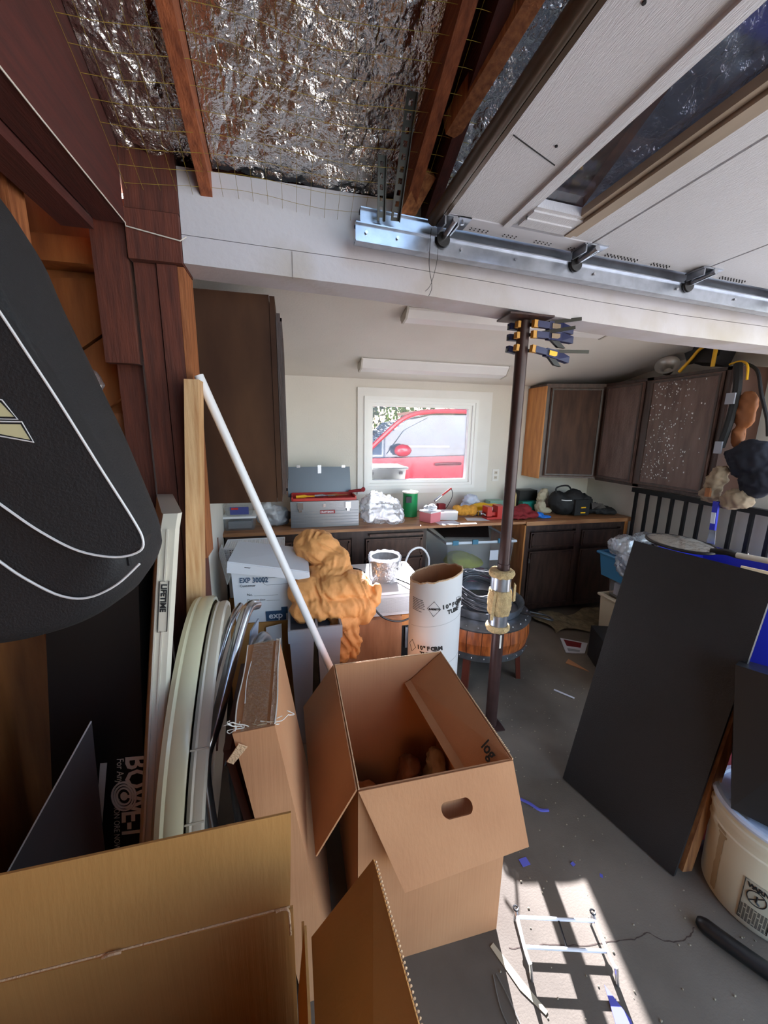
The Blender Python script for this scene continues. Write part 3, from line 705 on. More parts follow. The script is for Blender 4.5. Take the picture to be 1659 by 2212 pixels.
# ================================================================== BASE CABINETS AND COUNTER
ct = thing('countertop', (1.3, 3.3, 0.90), 'long worn plywood countertop below the window', 'countertop')
part('plywood_sheet', MB().box(-0.515, 1.35, 2.985, 3.60, 0.900, 0.922), M_COUNTER, ct)
part('plywood_sheet', MB().box(1.353, 3.15, 2.985, 3.60, 0.900, 0.922), M_COUNTER, ct)
part('edge_band', MB().box(2.02, 3.15, 2.972, 2.985, 0.885, 0.922), M_COUNTER, ct)
bc = thing('base_cabinet', (0.3, 3.3, 0), 'dark brown base cabinet with drawers below the open steel toolbox', 'base cabinet')
part('carcass', MB().box(-0.50, 1.10, 3.04, 3.58, 0.09, 0.895), M_CAB, bc)
part('toe_kick', MB().box(-0.50, 1.10, 3.10, 3.58, 0, 0.09), M_BLACKP, bc)
part('face_frame', MB().box(-0.50, -0.46, 3.02, 3.04, 0.09, 0.895).box(0.46, 0.56, 3.02, 3.04, 0.09, 0.895).box(1.07, 1.10, 3.02, 3.04, 0.09, 0.895).box(-0.46, 1.07, 3.022, 3.04, 0.84, 0.895), M_CAB, bc)
raised_door(-0.45, -0.01, 3.004, 0.66, 0.83, M_CABH, bc, 'drawer')
raised_door(0.01, 0.45, 3.004, 0.66, 0.83, M_CABH, bc, 'drawer')
raised_door(0.575, 1.065, 3.004, 0.665, 0.825, M_CABH, bc, 'drawer')
raised_door(0.575, 1.065, 3.004, 0.46, 0.645, M_CABH, bc, 'drawer')
raised_door(0.575, 1.065, 3.004, 0.12, 0.44, M_CABH, bc, 'drawer')
raised_door(-0.45, -0.01, 3.004, 0.12, 0.64, M_CABH, bc); raised_door(0.01, 0.45, 3.004, 0.12, 0.64, M_CABH, bc)
part('pull_out_board', MB().box(0.60, 1.06, 2.975, 3.04, 0.852, 0.872), M_CABH, bc)
bd = thing('base_cabinet', (2.6, 3.3, 0), 'dark brown double door base cabinet with an orange wooden side, in the corner', 'base cabinet')
part('side_panel', MB().box(2.022, 2.038, 3.0, 3.58, 0.0, 0.885), M_CABO, bd, label='orange unpainted side panel')
part('carcass', MB().box(2.04, 3.135, 3.04, 3.58, 0.09, 0.885), M_CAB, bd)
part('toe_kick', MB().box(2.04, 3.135, 3.10, 3.58, 0, 0.09), M_BLACKP, bd)
part('face_frame', MB().box(2.04, 2.08, 3.0, 3.04, 0.06, 0.885).box(2.56, 2.62, 3.0, 3.04, 0.09, 0.885).box(3.06, 3.10, 3.0, 3.04, 0.09, 0.885).box(2.08, 3.06, 3.002, 3.04, 0.83, 0.885).box(2.08, 3.06, 3.002, 3.04, 0.06, 0.10), M_CAB, bd)
part('end_strip', MB().box(3.10, 3.135, 2.995, 3.04, 0.0, 0.885), M_CABO, bd)
for (a, b) in ((2.085, 2.555), (2.625, 3.055)):
    raised_door(a, b, 2.985, 0.665, 0.815, M_CAB, bd, 'drawer'); raised_door(a, b, 2.985, 0.10, 0.635, M_CAB, bd)
part('hinge', MB().box(2.078, 2.09, 2.975, 2.985, 0.53, 0.57), M_CHROME, bd)

# corner + wall-hung cabinets
M_CABD = mat('glossy_brown_door', (112, 88, 80), 0.25, scale=5, col2=(88, 66, 58), stretch=(4, 4, 0.7), bump=0.3, bscale=50)
hc = thing('corner_wall_cabinet', (2.75, 3.4, 1.27), 'brown corner wall cabinet with an orange bare side panel', 'cabinet')
part('carcass', MB().prism([(2.352, 3.61, 1.272), (2.352, 3.345, 1.272), (2.86, 3.17, 1.272), (XR-0.01, 3.17, 1.272), (XR-0.01, 3.61, 1.272)], (0, 0, 0.875)), M_CABH, hc)
part('side_panel', MB().box(2.336, 2.350, 3.33, 3.61, 1.262, 2.125), M_CABO, hc, label='orange bare side panel')
def wdoor(p0, p1, z0, z1, parent, m=M_CABD, stain=None):
    """door on a vertical face from p0 to p1 (xy), facing the room"""
    a = V(*p0, 0); b = V(*p1, 0); d = (b-a).normalized(); n = V(d.y, -d.x, 0)
    if n.dot(V(-1, -1, 0)) < 0: n = -n
    def q(s_, z, o): return a+d*s_+n*o+V(0, 0, z)
    L_ = (b-a).length
    def bx(s0, s1, za, zb, o0, o1): return [q(s0, za, o0), q(s1, za, o0), q(s1, za, o1), q(s0, za, o1), q(s0, zb, o0), q(s1, zb, o0), q(s1, zb, o1), q(s0, zb, o1)]
    dd = part('door', MB().hexa(bx(0.0, L_, z0, z1, 0.001, 0.02)).bevel(0.004, 1), m, parent)
    mo = MB()
    for u in ((0.008, 0.022, z0+.008, z1-.008), (L_-0.022, L_-0.008, z0+.008, z1-.008), (0.022, L_-0.022, z0+.008, z0+.022), (0.022, L_-0.022, z1-.022, z1-.008)):
        mo.hexa(bx(u[0], u[1], u[2], u[3], 0.02, 0.027))
    part('moulding', mo, M_CAB, dd)
    return dd
wdoor((2.39, 3.332), (2.83, 3.18), 1.29, 2.11, hc, mat('matt_brown_door', (88, 62, 50), 0.6, scale=5, col2=(66, 46, 38), stretch=(4, 4, 0.7), spec=0.2))
hu = thing('wall_cabinet', (3.0, 2.6, 1.27), 'brown two door wall cabinet splattered with paint flecks, above the black railing', 'cabinet')
part('carcass', MB().box(2.862, XR-0.01, 2.10, 3.165, 1.262, 2.147), M_CABH, hu)
part('face_frame', MB().box(2.85, 2.862, 2.10, 2.13, 1.262, 2.147).box(2.85, 2.862, 2.68, 2.74, 1.262, 2.147).box(2.85, 2.862, 2.10, 3.165, 1.262, 1.285).box(2.85, 2.862, 2.10, 3.165, 2.125, 2.147), M_CAB, hu)
d2 = wdoor((2.85, 3.14), (2.85, 2.745), 1.29, 2.12, hu)
d3 = wdoor((2.85, 2.675), (2.85, 2.135), 1.29, 2.12, hu)
fk = MB(); rr = random.Random(4)
for i in range(280):
    y = rr.gauss(2.50, 0.12); z = rr.uniform(1.35, 2.1)
    if not (2.17 < y < 2.66): continue
    s_ = rr.uniform(0.001, 0.0036); fk.box(2.8285, 2.8298, y-s_, y+s_, z-s_*1.6, z+s_*1.6)
part('paint_flecks', fk, mat('white_fleck', (216, 214, 210), 0.5), d3, kind='stuff')
part('end_panel', MB().box(2.85, XR-0.01, 2.086, 2.099, 1.25, 2.152), mat('red_brown_end', (74, 46, 34), 0.5, var=0.3, scale=6), hu)

# outlet on the back wall
ol = thing('power_outlet', (2.04, YB-0.01, 1.21), 'white double power outlet on the wall beside the window', 'outlet')
part('cover_plate', MB().box(2.005, 2.078, YB-0.008, YB, 1.205, 1.325).bevel(0.002, 1), M_WHITE, ol)
for z in (1.24, 1.29):
    s_ = part('socket', MB().box(2.025, 2.058, YB-0.011, YB-0.008, z-0.016, z+0.016), M_LPLAST, ol)
    part('slots', MB().box(2.033, 2.036, YB-0.0118, YB-0.011, z-0.006, z+0.008).box(2.046, 2.049, YB-0.0118, YB-0.011, z-0.006, z+0.008), M_INK, s_, kind='stuff')

# black railing along the wall
rl = thing('metal_railing', (3.10, 2.4, 0), 'black metal railing with square bars standing along the white wall', 'railing')
M_RAIL = mat('black_rail_metal', (30, 30, 32), 0.38, 0.3)
part('top_rail', MB().box(3.075, 3.125, 1.30, 2.95, 1.175, 1.215).bevel(0.006), M_RAIL, rl)
part('bottom_rail', MB().box(3.085, 3.115, 1.30, 2.94, 0.14, 0.17), M_RAIL, rl)
for k in range(14):
    y = 2.915-k*0.118
    part('baluster', MB().box(3.09, 3.11, y-0.012, y+0.012, 0.0 if k in (0, 13) else 0.17, 1.175), M_RAIL, rl)

# ================================================================== FOREGROUND BOXES
TH = 0.005
# big carton, open, lower edge of the picture
ba = thing('cardboard_box', (-0.32, 0.3, 0), 'large open brown cardboard box with raised flaps, largest in view and lowest', 'box')
x0, x1, y0, y1, zt = -0.66, -0.004, 0.02, 0.60, 0.80
part('side_wall', MB().box(x0, x1-0.02, y1-TH, y1, 0, zt), M_CARD2, ba)
part('side_wall', MB().box(x0, x1, y0, y0+TH, 0, zt), M_CARD2, ba)
part('side_wall', MB().box(x0, x0+TH, y0+TH, y1-TH, 0, zt), M_CARD2, ba)
part('side_wall', MB().slab([(x1-TH, y0, 0), (x1-TH, y1, 0), (x1-TH, y1-0.03, zt), (x1-TH, y0, zt)], TH), M_CARD2, ba)
part('bottom', MB().box(x0, x1-TH, y0+TH, y1-TH, 0, TH), M_CARD2, ba)
part('flap', MB().slab([(x0-0.02, y1+0.004, zt+0.002), (x1-0.025, y1+0.004, zt+0.002), (-0.022, 0.638, 0.978), (x0-0.04, 0.632, 0.975)], TH), M_CARD2, ba)
part('crease', MB().tube([(x0, y1-0.001, zt), (-0.03, y1-0.001, zt)], 0.0022, 6), M_CARDE, ba)
part('flap', MB().slab([(x1+0.012, 0.0, zt-0.02), (x1+0.012, 0.555, zt-0.02), (0.128, 0.575, 0.90), (0.172, 0.02, 0.90)], TH), M_CARD2, ba)
cg = MB()
def corrug(a, b, n_):
    a = Vector(a); b = Vector(b); mb = MB(); pts = []
    up = V(0, 0, 1)
    for i in range(n_):
        p = a.lerp(b, (i+0.5)/n_); mb.ball(p, (0.0030, 0.0018, 0.0030), 1)
    return mb
part('torn_edge', corrug((0.131, 0.57, 0.902), (0.170, 0.10, 0.902), 70), M_CARDE, ba, kind='stuff')
part('inner_flap', MB().slab([(-0.004, 0.50, 0.90), (0.0, 0.25, 0.96), (-0.006, 0.03, 0.82), (-0.018, 0.48, 0.78)], 0.004), M_CARD2, ba)
part('torn_corner', MB().tube(spline([(-0.055, 0.594, zt+0.003), (-0.035, 0.592, zt+0.005), (-0.031, 0.588, zt-0.01), (-0.030, 0.586, zt-0.05)], 6), 0.0022, 6).jitter(0.0012, 200, 2), M_CARDE, ba)
part('hand_slot_tear', MB().tube(spline([(-0.345, 0.594, zt+0.001), (-0.33, 0.592, zt+0.006), (-0.315, 0.593, zt+0.004)], 5), 0.0025, 6), M_CARDE, ba)

# central carton
bb = thing('cardboard_box', (0.4, 1.2, 0), 'open empty looking brown cardboard box with a hand hole in its hanging flap', 'box')
bx0, bx1, by0, by1, bt = 0.155, 0.645, 0.905, 1.515, 0.70
part('side_wall', MB().box(bx0, bx1, by0, by0+TH, 0, bt), M_CARD, bb)
part('side_wall', MB().box(bx0, bx1, by1-TH, by1, 0, bt+0.003), M_CARD, bb)
part('side_wall', MB().box(bx0, bx0+TH, by0+TH, by1-TH, 0, bt), M_CARD, bb)
part('side_wall', MB().box(bx1-TH, bx1, by0+TH, by1-TH, 0, bt), M_CARD, bb)
part('bottom', MB().box(bx0+TH, bx1-TH, by0+TH, by1-TH, 0, TH), M_CARD, bb)
# front flap with hand hole: hangs forward and down from the near rim
A = V(bx0, by0-0.003, bt); B = V(bx1-0.005, by0-0.003, bt+0.002); Cc = V(0.665, 0.80, 0.485); Dd = V(0.262, 0.79, 0.455)
Cc = V(0.668, 0.822, 0.462); Dd = V(0.268, 0.80, 0.445)
def fq(u, v): return (A.lerp(B, u)).lerp(Dd.lerp(Cc, u), v)
fm = MB(); n = (B-A).cross(Dd-A).normalized(); n = -n if n.y > 0 else n
us = [0, 0.44, 0.47, 0.62, 0.65, 1.0]; vsn = [0, 0.30, 0.335, 0.405, 0.44, 1.0]
outer = [fq(0, 0), fq(1, 0), fq(1, 1), fq(0, 1)]
hole = []
for k in range(24):
    a = 2*math.pi*k/24; ex = 0.055; cxh = 0.095
    cu = 0.545+(0.065 if math.cos(a) > 0 else -0.065)+0.042*math.cos(a); cv = 0.375+0.105*math.sin(a)*0.9
    hole.append(fq(cu, cv))
bmx = fm.b
def ringface(off):
    vo = [bmx.verts.new(p+off) for p in outer]; vh = [bmx.verts.new(p+off) for p in hole]
    eo = [bmx.edges.new((vo[i], vo[(i+1) % 4])) for i in range(4)]; eh = [bmx.edges.new((vh[i], vh[(i+1) % 24])) for i in range(24)]
    bmesh.ops.triangle_fill(bmx, use_beauty=True, use_dissolve=False, edges=eo+eh)
    return vo, vh
o1, h1 = ringface(V(0, 0, 0)); o2, h2 = ringface(n*TH)
for i in range(4): bmx.faces.new((o1[i], o1[(i+1) % 4], o2[(i+1) % 4], o2[i]))
for i in range(24): bmx.faces.new((h1[i], h1[(i+1) % 24], h2[(i+1) % 24], h2[i]))
part('flap', fm, M_CARD, bb, label='front flap with an oval hand hole')
# left flap hangs outside
part('flap', MB().slab([(bx0-0.002, by0+0.0, bt), (bx0-0.002, by1, bt), (0.022, by1+0.02, 0.50), (0.036, 0.90, 0.505)], TH), M_CARD, bb)
# far-side flap folded in along the right wall + its bent end
part('flap', MB().slab([(bx1-0.006, by0+0.0, bt), (bx1-0.006, by1-0.01, bt), (0.500, by1-0.012, 0.585), (0.542, by0+0.09, 0.585)], 0.004), M_CARD, bb)
part('bent_flap_end', MB().slab([(0.541, by0+0.09, 0.584), (0.499, by1-0.012, 0.584), (0.468, by1-0.02, 0.578), (0.508, by0+0.09, 0.578)], 0.004), M_CARD, bb)
part('torn_edge', corrug((bx1-0.001, 1.25, bt+0.002), (bx1+0.002, 0.93, bt+0.002), 46), M_CARDE, bb, kind='stuff')
part('rim_edge', MB().tube([(bx0+0.002, by0, bt+0.002), (bx0+0.002, by1, bt+0.002), (bx1-0.002, by1, bt+0.004), (bx1-0.002, by0, bt+0.002)], 0.0026, 6), M_CARDE, bb)
text('print_letters', 'log', 0.050, (0.588, 1.005, 0.668), (0.05, -1, 0.0), (0.72, 0, 0.70), M_INK, bb, bold=0.001)
text('print_letters', 'ROOM', 0.046, (0.468, 0.9035, 0.322), (1, 0, 0), (0, 0, 1), mat('olive_print', (108, 92, 52), 0.7), bb, bold=0.002)
# things in the box
bt_ = thing('work_boot', (0.52, 1.3, TH), 'brown leather work boot lying in the open box', 'boot')
part('upper', blobs([((0.46, 1.36, 0.20), (0.055, 0.07, 0.13)), ((0.44, 1.26, 0.10), (0.06, 0.13, 0.07))], 0.010, 0.014, 16, 2), mat('dull_brown_leather', (112, 72, 46), 0.65, var=0.3, scale=12), bt_, smooth='all')
part('sole', MB().box(0.385, 0.50, 1.12, 1.43, 0.008, 0.035).bevel(0.01), M_BLACKP, bt_)
solo('work_boot', blobs([((0.58, 1.36, 0.20), (0.045, 0.065, 0.13)), ((0.57, 1.24, 0.09), (0.045, 0.12, 0.07))], 0.010, 0.014, 16, 5, flat=0.008), M_TAN, (0.58, 1.3, 0.008), 'pale tan work boot beside the brown one in the box', 'boot', smooth='all')
solo('leather_scrap', blobs([((0.27, 1.26, 0.14), (0.09, 0.16, 0.13), (0.3, 0, 0.4)), ((0.27, 1.06, 0.10), (0.09, 0.11, 0.09))], 0.014, 0.012, 12, 9, flat=0.006), M_FELT, (0.3, 1.2, 0.006), 'crumpled brown leather at the bottom of the open box', 'leather', smooth='all')

# tall narrow taped carton, leaning
tbx = thing('flat_carton', (0.0, 1.1, 0), 'tall narrow brown carton sealed with clear shiny tape, leaning beside the open box', 'carton')
zt2 = 0.95
P0 = V(-0.165, 0.90, zt2); P1 = V(-0.062, 0.90, zt2+0.005); P2 = V(-0.060, 1.32, zt2+0.008); P3 = V(-0.168, 1.32, zt2)
lean = V(0.150, -0.03, -zt2)
Q = [P+lean for P in (P0, P1, P2, P3)]
body = MB().hexa(Q+[P0, P1, P2, P3]).bevel(0.004, 1)
part('body', body, M_CARD, tbx)
part('tape', MB().slab([P0+V(0.02, -0.003, 0.0045), P1+V(-0.02, -0.003, 0.004), P2+V(-0.02, 0, 0.004), P3+V(0.02, 0, 0.0045)], 0.0008), M_TAPE, tbx)
part('tape', MB().slab([P1+V(-0.012, 0, 0.006), P1+V(0.004, 0, 0.003), P2+V(0.004, 0, 0.002), P2+V(-0.012, 0, 0.006)], 0.001), M_TAPE, tbx)
def strand(sd, n_):
    r2 = random.Random(sd); mb = MB()
    for i in range(n_):
        p = V(r2.uniform(-0.165, -0.06), 0.90+r2.uniform(-0.004, 0.02), 0.955)
        pts = [p]
        for k in range(5): pts.append(pts[-1]+V(r2.uniform(-0.022, 0.022), r2.uniform(-0.004, 0.008), r2.uniform(-0.008, 0.010)))
        mb.tube(spline(pts, 3), 0.0012, 4)
    mb.tube(spline([(-0.158, 0.90, 0.958), (-0.165, 1.0, 0.960), (-0.162, 1.15, 0.959), (-0.166, 1.3, 0.96)], 5), 0.002, 5)
    mb.tube(spline([(-0.145, 1.0, 0.958), (-0.150, 1.1, 0.960), (-0.146, 1.2, 0.959)], 5), 0.0016, 5)
    mb.tube(spline([(-0.062, 0.90, 0.962), (-0.058, 1.0, 0.963), (-0.061, 1.15, 0.963), (-0.058, 1.32, 0.963)], 5), 0.0022, 5)
    return mb
part('wrinkled_tape', strand(3, 9), mat('shiny_tape_wrinkle', (226, 222, 214), 0.15), tbx, kind='stuff')
part('torn_cardboard', MB().slab([(-0.18, 0.885, 0.885), (-0.150, 0.885, 0.93), (-0.13, 0.887, 0.915), (-0.165, 0.884, 0.875)], 0.004), M_CARDE, tbx)
# two plain leaning cartons behind it (dark edges)
solo('flat_carton', MB().hexa([(0.0-0.075, 1.0, 0), (0.012-0.055, 1.0, 0), (0.012-0.055, 1.45, 0), (-0.075, 1.45, 0), (-0.215, 1.02, 0.80), (-0.195, 1.02, 0.80), (-0.195, 1.45, 0.80), (-0.215, 1.45, 0.80)]),
     mat('dark_red_board', (86, 52, 44), 0.6), (-0.06, 1.2, 0), 'thin dark reddish board standing behind the taped carton', 'board')

# ================================================================== LEANING STACK ON THE SIDE
# folding table seen on edge
ft = thing('folding_table', (-0.45, 1.2, 0), 'white plastic folding table standing on end, edge toward the viewer', 'folding table')
def tabsec(t, w0, w1, y):  # t 0 bottom ..1 top
    zz = 1.44*t; cx_ = -0.486+0.123*t; yy = 0.95+0.30*t
    return cx_, yy, zz
TT = MB(); secs = []
for t in (0, 0.1, 0.35, 0.6, 0.85, 0.97, 1.0):
    cx_, yy, zz = tabsec(t, 0, 0, 0); w = (0.023+0.009*t)*(1 if t < 0.97 else 0.9); off = 0.0 if t < 0.97 else (0.012 if t < 1 else 0.03)
    secs.append([(cx_-w, yy+0.015+off, zz), (cx_-w*0.7, yy+off, zz), (cx_+w*0.7, yy+off, zz), (cx_+w, yy+0.015+off, zz), (cx_+w-0.125, yy+0.42, zz), (cx_-w-0.125, yy+0.42, zz)])
rg = [[TT.b.verts.new(p) for p in s_] for s_ in secs]
for i in range(len(rg)-1):
    for k in range(6): TT.b.faces.new((rg[i][k], rg[i][(k+1) % 6], rg[i+1][(k+1) % 6], rg[i+1][k]))
TT.b.faces.new(rg[0][::-1]); TT.b.faces.new(rg[-1])
part('tabletop', TT, M_LPLAST, ft, smooth=True)
for dx in (-0.018, 0.002):
    part('moulded_rib', MB().bar((-0.484+dx*.7, 0.948, 0.02), (-0.366+dx, 1.243, 1.40), 0.005, 0.006, up=(0, 1, 0)), M_LPLAST, ft)
tx = V(0.0854, 0.2079, 1).normalized()
o_ = V(-0.486+0.123*0.86+0.004, 0.95+0.30*0.86-0.004, 1.44*0.86)
part('badge', MB().bar(o_+V(0, 0.001, 0.012), o_-tx*0.135+V(0, 0.001, 0), 0.022, 0.0015, up=(0, 1, 0)), M_LPLAST, ft)
def outline(a, b, w, r):
    a = Vector(a); b = Vector(b); s_ = V(w/2, 0, 0)
    return MB().tube([a-s_, a+s_, b+s_, b-s_], r, 4, closed=True)
part('badge_outline', outline(o_+V(0, -0.0015, 0.014), o_-tx*0.137+V(0, -0.0015, 0), 0.026, 0.0014), M_INK, ft)
text('badge_lettering', 'LIFETIME', 0.0215, o_+V(-0.0075, -0.0025, 0.006), -tx, (1, 0, 0), M_INK, ft, bold=0.0008)

# round table halves with curved cream rims
rt = thing('round_folding_table', (-0.36, 1.45, 0.0), 'round cream plastic folding table folded in two, curved rims facing out', 'folding table')
SK = -0.06
def halfdisc(dx, w, R_, label, mname):
    c = V(-0.392+dx, 1.44, 0.55); n_ = 64
    mb = MB()
    prof = [(-w, -0.012), (-w, 0.0), (-w*0.6, 0.006), (-w*0.35, 0.002), (-w*0.1, 0.006), (w*0.7, 0.006), (w, 0.0), (w, -0.012)]
    rings = []
    for k in range(n_):
        a = 2*math.pi*k/n_
        ring = []
        for (px2, pr) in prof:
            rr_ = R_+pr; y = rr_*math.cos(a); z = rr_*math.sin(a)
            ring.append(mb.b.verts.new((c.x+px2+0.10*z+SK*y, c.y+y*0.98, max(0.002, c.z+z))))
        rings.append(ring)
    for k in range(n_):
        A_ = rings[k]; B_ = rings[(k+1) % n_]
        for i in range(len(prof)-1): mb.b.faces.new((A_[i], A_[i+1], B_[i+1], B_[i]))
    # inner disc
    ctr = [mb.b.verts.new((c.x-w*0.8, c.y, c.z))]
    for k in range(n_): mb.b.faces.new((rings[k][0], rings[(k+1) % n_][0], ctr[0]))
    inner = []
    for k in range(n_):
        a = 2*math.pi*k/n_; y = (R_-0.012)*math.cos(a); z = (R_-0.012)*math.sin(a)
        inner.append(mb.b.verts.new((c.x-w*0.5+0.10*z+SK*y, c.y+y*.98, max(0.004, c.z+z))))
    for k in range(n_):
        mb.b.faces.new((rings[k][-1], rings[(k+1) % n_][-1], inner[(k+1) % n_], inner[k]))
    c2 = mb.b.verts.new((c.x-w*0.5, c.y, c.z))
    for k in range(n_): mb.b.faces.new((inner[k], inner[(k+1) % n_], c2))
    return mb
part('tabletop_half', halfdisc(0.0, 0.036, 0.50, '', ''), M_CREAMP, rt, smooth=True)
part('tabletop_half', halfdisc(0.064, 0.024, 0.475, '', ''), M_LPLAST, rt, smooth=True)
for z in (0.45, 0.62, 0.80):
    y = 1.44-0.475*0.98*math.sqrt(max(0, 1-((z-0.55)/0.475)**2)); xx = -0.328+0.1*(z-0.55)+SK*(y-1.44)
    part('rib', MB().tube([(xx-0.026, y-0.006, z), (xx+0.024, y-0.006, z+0.003)], 0.003, 6), M_LPLAST, rt)

# folding chair frames
fc = thing('folding_chair', (-0.28, 1.2, 0), 'folded tubular steel chair with rust spots standing on end', 'folding chair')
fr1 = spline([(-0.155, 1.52, 1.02), (-0.185, 1.45, 1.03), (-0.225, 1.33, 0.92), (-0.27, 1.22, 0.76), (-0.305, 1.17, 0.66), (-0.300, 1.14, 0.52), (-0.280, 1.12, 0.30), (-0.265, 1.11, 0.02)], 7)
part('frame_tube', MB().tube([p+V(0.006, -0.02, 0) for p in fr1], 0.0205, 14), M_CHROME, fc, smooth=True)
fr2 = [p+V(-0.042, 0.03, 0.0) for p in spline([(-0.175, 1.52, 1.0), (-0.20, 1.42, 0.98), (-0.235, 1.32, 0.88), (-0.275, 1.22, 0.74), (-0.30, 1.17, 0.64), (-0.285, 1.14, 0.42), (-0.262, 1.12, 0.02)], 7)]
part('frame_tube', MB().tube(fr2, 0.0125, 10), M_CHROME, fc, smooth=True)
fr3 = spline([(-0.10, 1.52, 0.60), (-0.115, 1.50, 0.86), (-0.150, 1.40, 0.90), (-0.185, 1.30, 0.76), (-0.225, 1.22, 0.60), (-0.215, 1.19, 0.36), (-0.20, 1.18, 0.02)], 7)
part('frame_tube', MB().tube(fr3, 0.0175, 12), mat('grey_tube', (138, 144, 152), 0.35, 0.7), fc, smooth=True)
part('back_panel', MB().slab([(-0.155, 1.56, 0.93), (-0.175, 1.46, 0.93), (-0.235, 1.30, 0.52), (-0.20, 1.5, 0.50)], 0.006), mat('blue_grey_seat', (150, 160, 178), 0.5), fc)
part('brace', MB().tube(spline([(-0.185, 1.29, 0.80), (-0.19, 1.25, 0.72), (-0.225, 1.20, 0.64), (-0.245, 1.18, 0.60)], 6), 0.005, 8), M_CHROME, fc)
for p in ((-0.292, 1.128, 0.50), (-0.291, 1.124, 0.47), (-0.272, 1.205, 0.765)):
    part('rust_spot', MB().ball(p, (0.006, 0.003, 0.010), 1), M_RUST, fc)

# lumber and white pipe
solo('pine_board', MB().hexa([(-0.505, 1.62, 0), (-0.440, 1.62, 0), (-0.440, 1.70, 0), (-0.505, 1.70, 0), (-0.366, 1.60, 1.87), (-0.318, 1.60, 1.87), (-0.318, 1.69, 1.87), (-0.366, 1.69, 1.87)]).bevel(0.003, 1), M_PINE,
     (-0.47, 1.66, 0), 'pale pine two-by-four leaning upright before the tall cabinet', 'lumber')
solo('wood_strip', MB().hexa([(-0.52, 2.44, 0.0), (-0.49, 2.44, 0.0), (-0.49, 2.46, 0.0), (-0.52, 2.46, 0), (-0.505, 2.60, 1.0), (-0.475, 2.60, 1.0), (-0.475, 2.62, 1.0), (-0.505, 2.62, 1.0)]), M_ORAW, (-0.5, 2.45, 0),
     'thin brown wood strip leaning on the white side wall', 'wood strip')
pv = thing('pvc_pipe', (0.36, 1.70, 0.02), 'long white plastic pipe leaning diagonally across the tall cabinet', 'pipe')
pa, pb = V(-0.335, 1.70, 1.895), V(0.355, 1.72, 0.012)
part('barrel', MB().tube([pa, pb], 0.0175, 20, caps=False).tube([pa, pb], 0.014, 20, caps=False), M_PVC, pv, smooth=True)

# black printed carton and grey sheet at the wall
bw = thing('exercise_machine_carton', (-0.68, 1.4, 0), 'tall black printed carton standing in the dark by the wall', 'carton')
part('body', MB().hexa([(-0.86, 1.29, 0), (-0.575, 1.29, 0), (-0.60, 1.62, 0), (-0.86, 1.62, 0), (-0.72, 1.29, 1.30), (-0.47, 1.29, 1.30), (-0.50, 1.62, 1.30), (-0.72, 1.62, 1.30)]), mat('black_carton', (18, 17, 18), 0.55), bw)
ud = V(0.105, 0, 1).normalized()
M_LOGO = mat('silver_print', (236, 234, 222), 0.5)
part('silver_bar', MB().slab([(-0.635, 1.288, 0.59), (-0.655, 1.288, 0.592), (-0.712, 1.288, 0.270), (-0.692, 1.288, 0.268)], 0.001), M_LOGO, bw)
text('carton_lettering', 'BOW', 0.098, (-0.577, 1.2878, 0.605), -ud, (1, 0, -0.1), M_LOGO, bw, bold=0.002)
text('carton_lettering', 'E-I', 0.098, (-0.612, 1.2878, 0.385), -ud, (1, 0, -0.1), M_LOGO, bw, bold=0.002)
text('carton_lettering', 'For Any', 0.030, (-0.605, 1.2878, 0.600), -ud, (1, 0, -0.1), M_LOGO, bw)
text('carton_lettering', 'LIMON ORE NOW!®', 0.026, (-0.632, 1.2878, 0.440), -ud, (1, 0, -0.1), M_LOGO, bw)
for r_ in (0.058, 0.046, 0.034):
    part('emblem_ring', MB().tube([V(-0.600+r_*0.62*math.cos(a), 1.2875, 0.445+r_*math.sin(a)) for a in [k*math.pi*2/28 for k in range(28)]], 0.0035, 5, closed=True), M_LOGO, bw)
part('emblem_centre', MB().ball((-0.600, 1.288, 0.445), (0.012, 0.0015, 0.018), 2), M_LOGO, bw)
gs = thing('grey_sheet', (-0.75, 1.1, 0), 'dark grey panel with a pale edge leaning in front of the black carton', 'panel')
gp = [V(-0.86, 0.98, 0.20), V(-0.905, 1.13, 0.30), V(-0.610, 1.15, 0.83), V(-0.555, 1.24, 0.20)]
gp = [V(-0.874, 1.15, 0.30), V(-0.60, 1.20, 0.02), V(-0.575, 1.245, 0.86), V(-0.629, 1.17, 0.80)]
part('sheet', MB().slab([V(-0.90, 1.13, 0.0), V(-0.66, 1.22, 0.0), V(-0.625, 1.22, 0.806), V(-0.874, 1.14, 0.368)], 0.004), M_DGREY, gs)
part('pale_edge', MB().bar((-0.876, 1.136, 0.368), (-0.625, 1.216, 0.808), 0.004, 0.004), M_PIPEW, gs)
solo('red_cloth', blobs([((-0.86, 1.0, 0.66), (0.07, 0.06, 0.05)), ((-0.86, 0.98, 0.45), (0.08, 0.07, 0.08)), ((-0.86, 0.98, 0.2), (0.07, 0.07, 0.2))], 0.014, 0.012, 14, 8, flat=0.0), M_PINKR, (-0.86, 1.0, 0), 'crumpled magenta cloth heaped against the plywood wall', 'cloth', smooth='all')

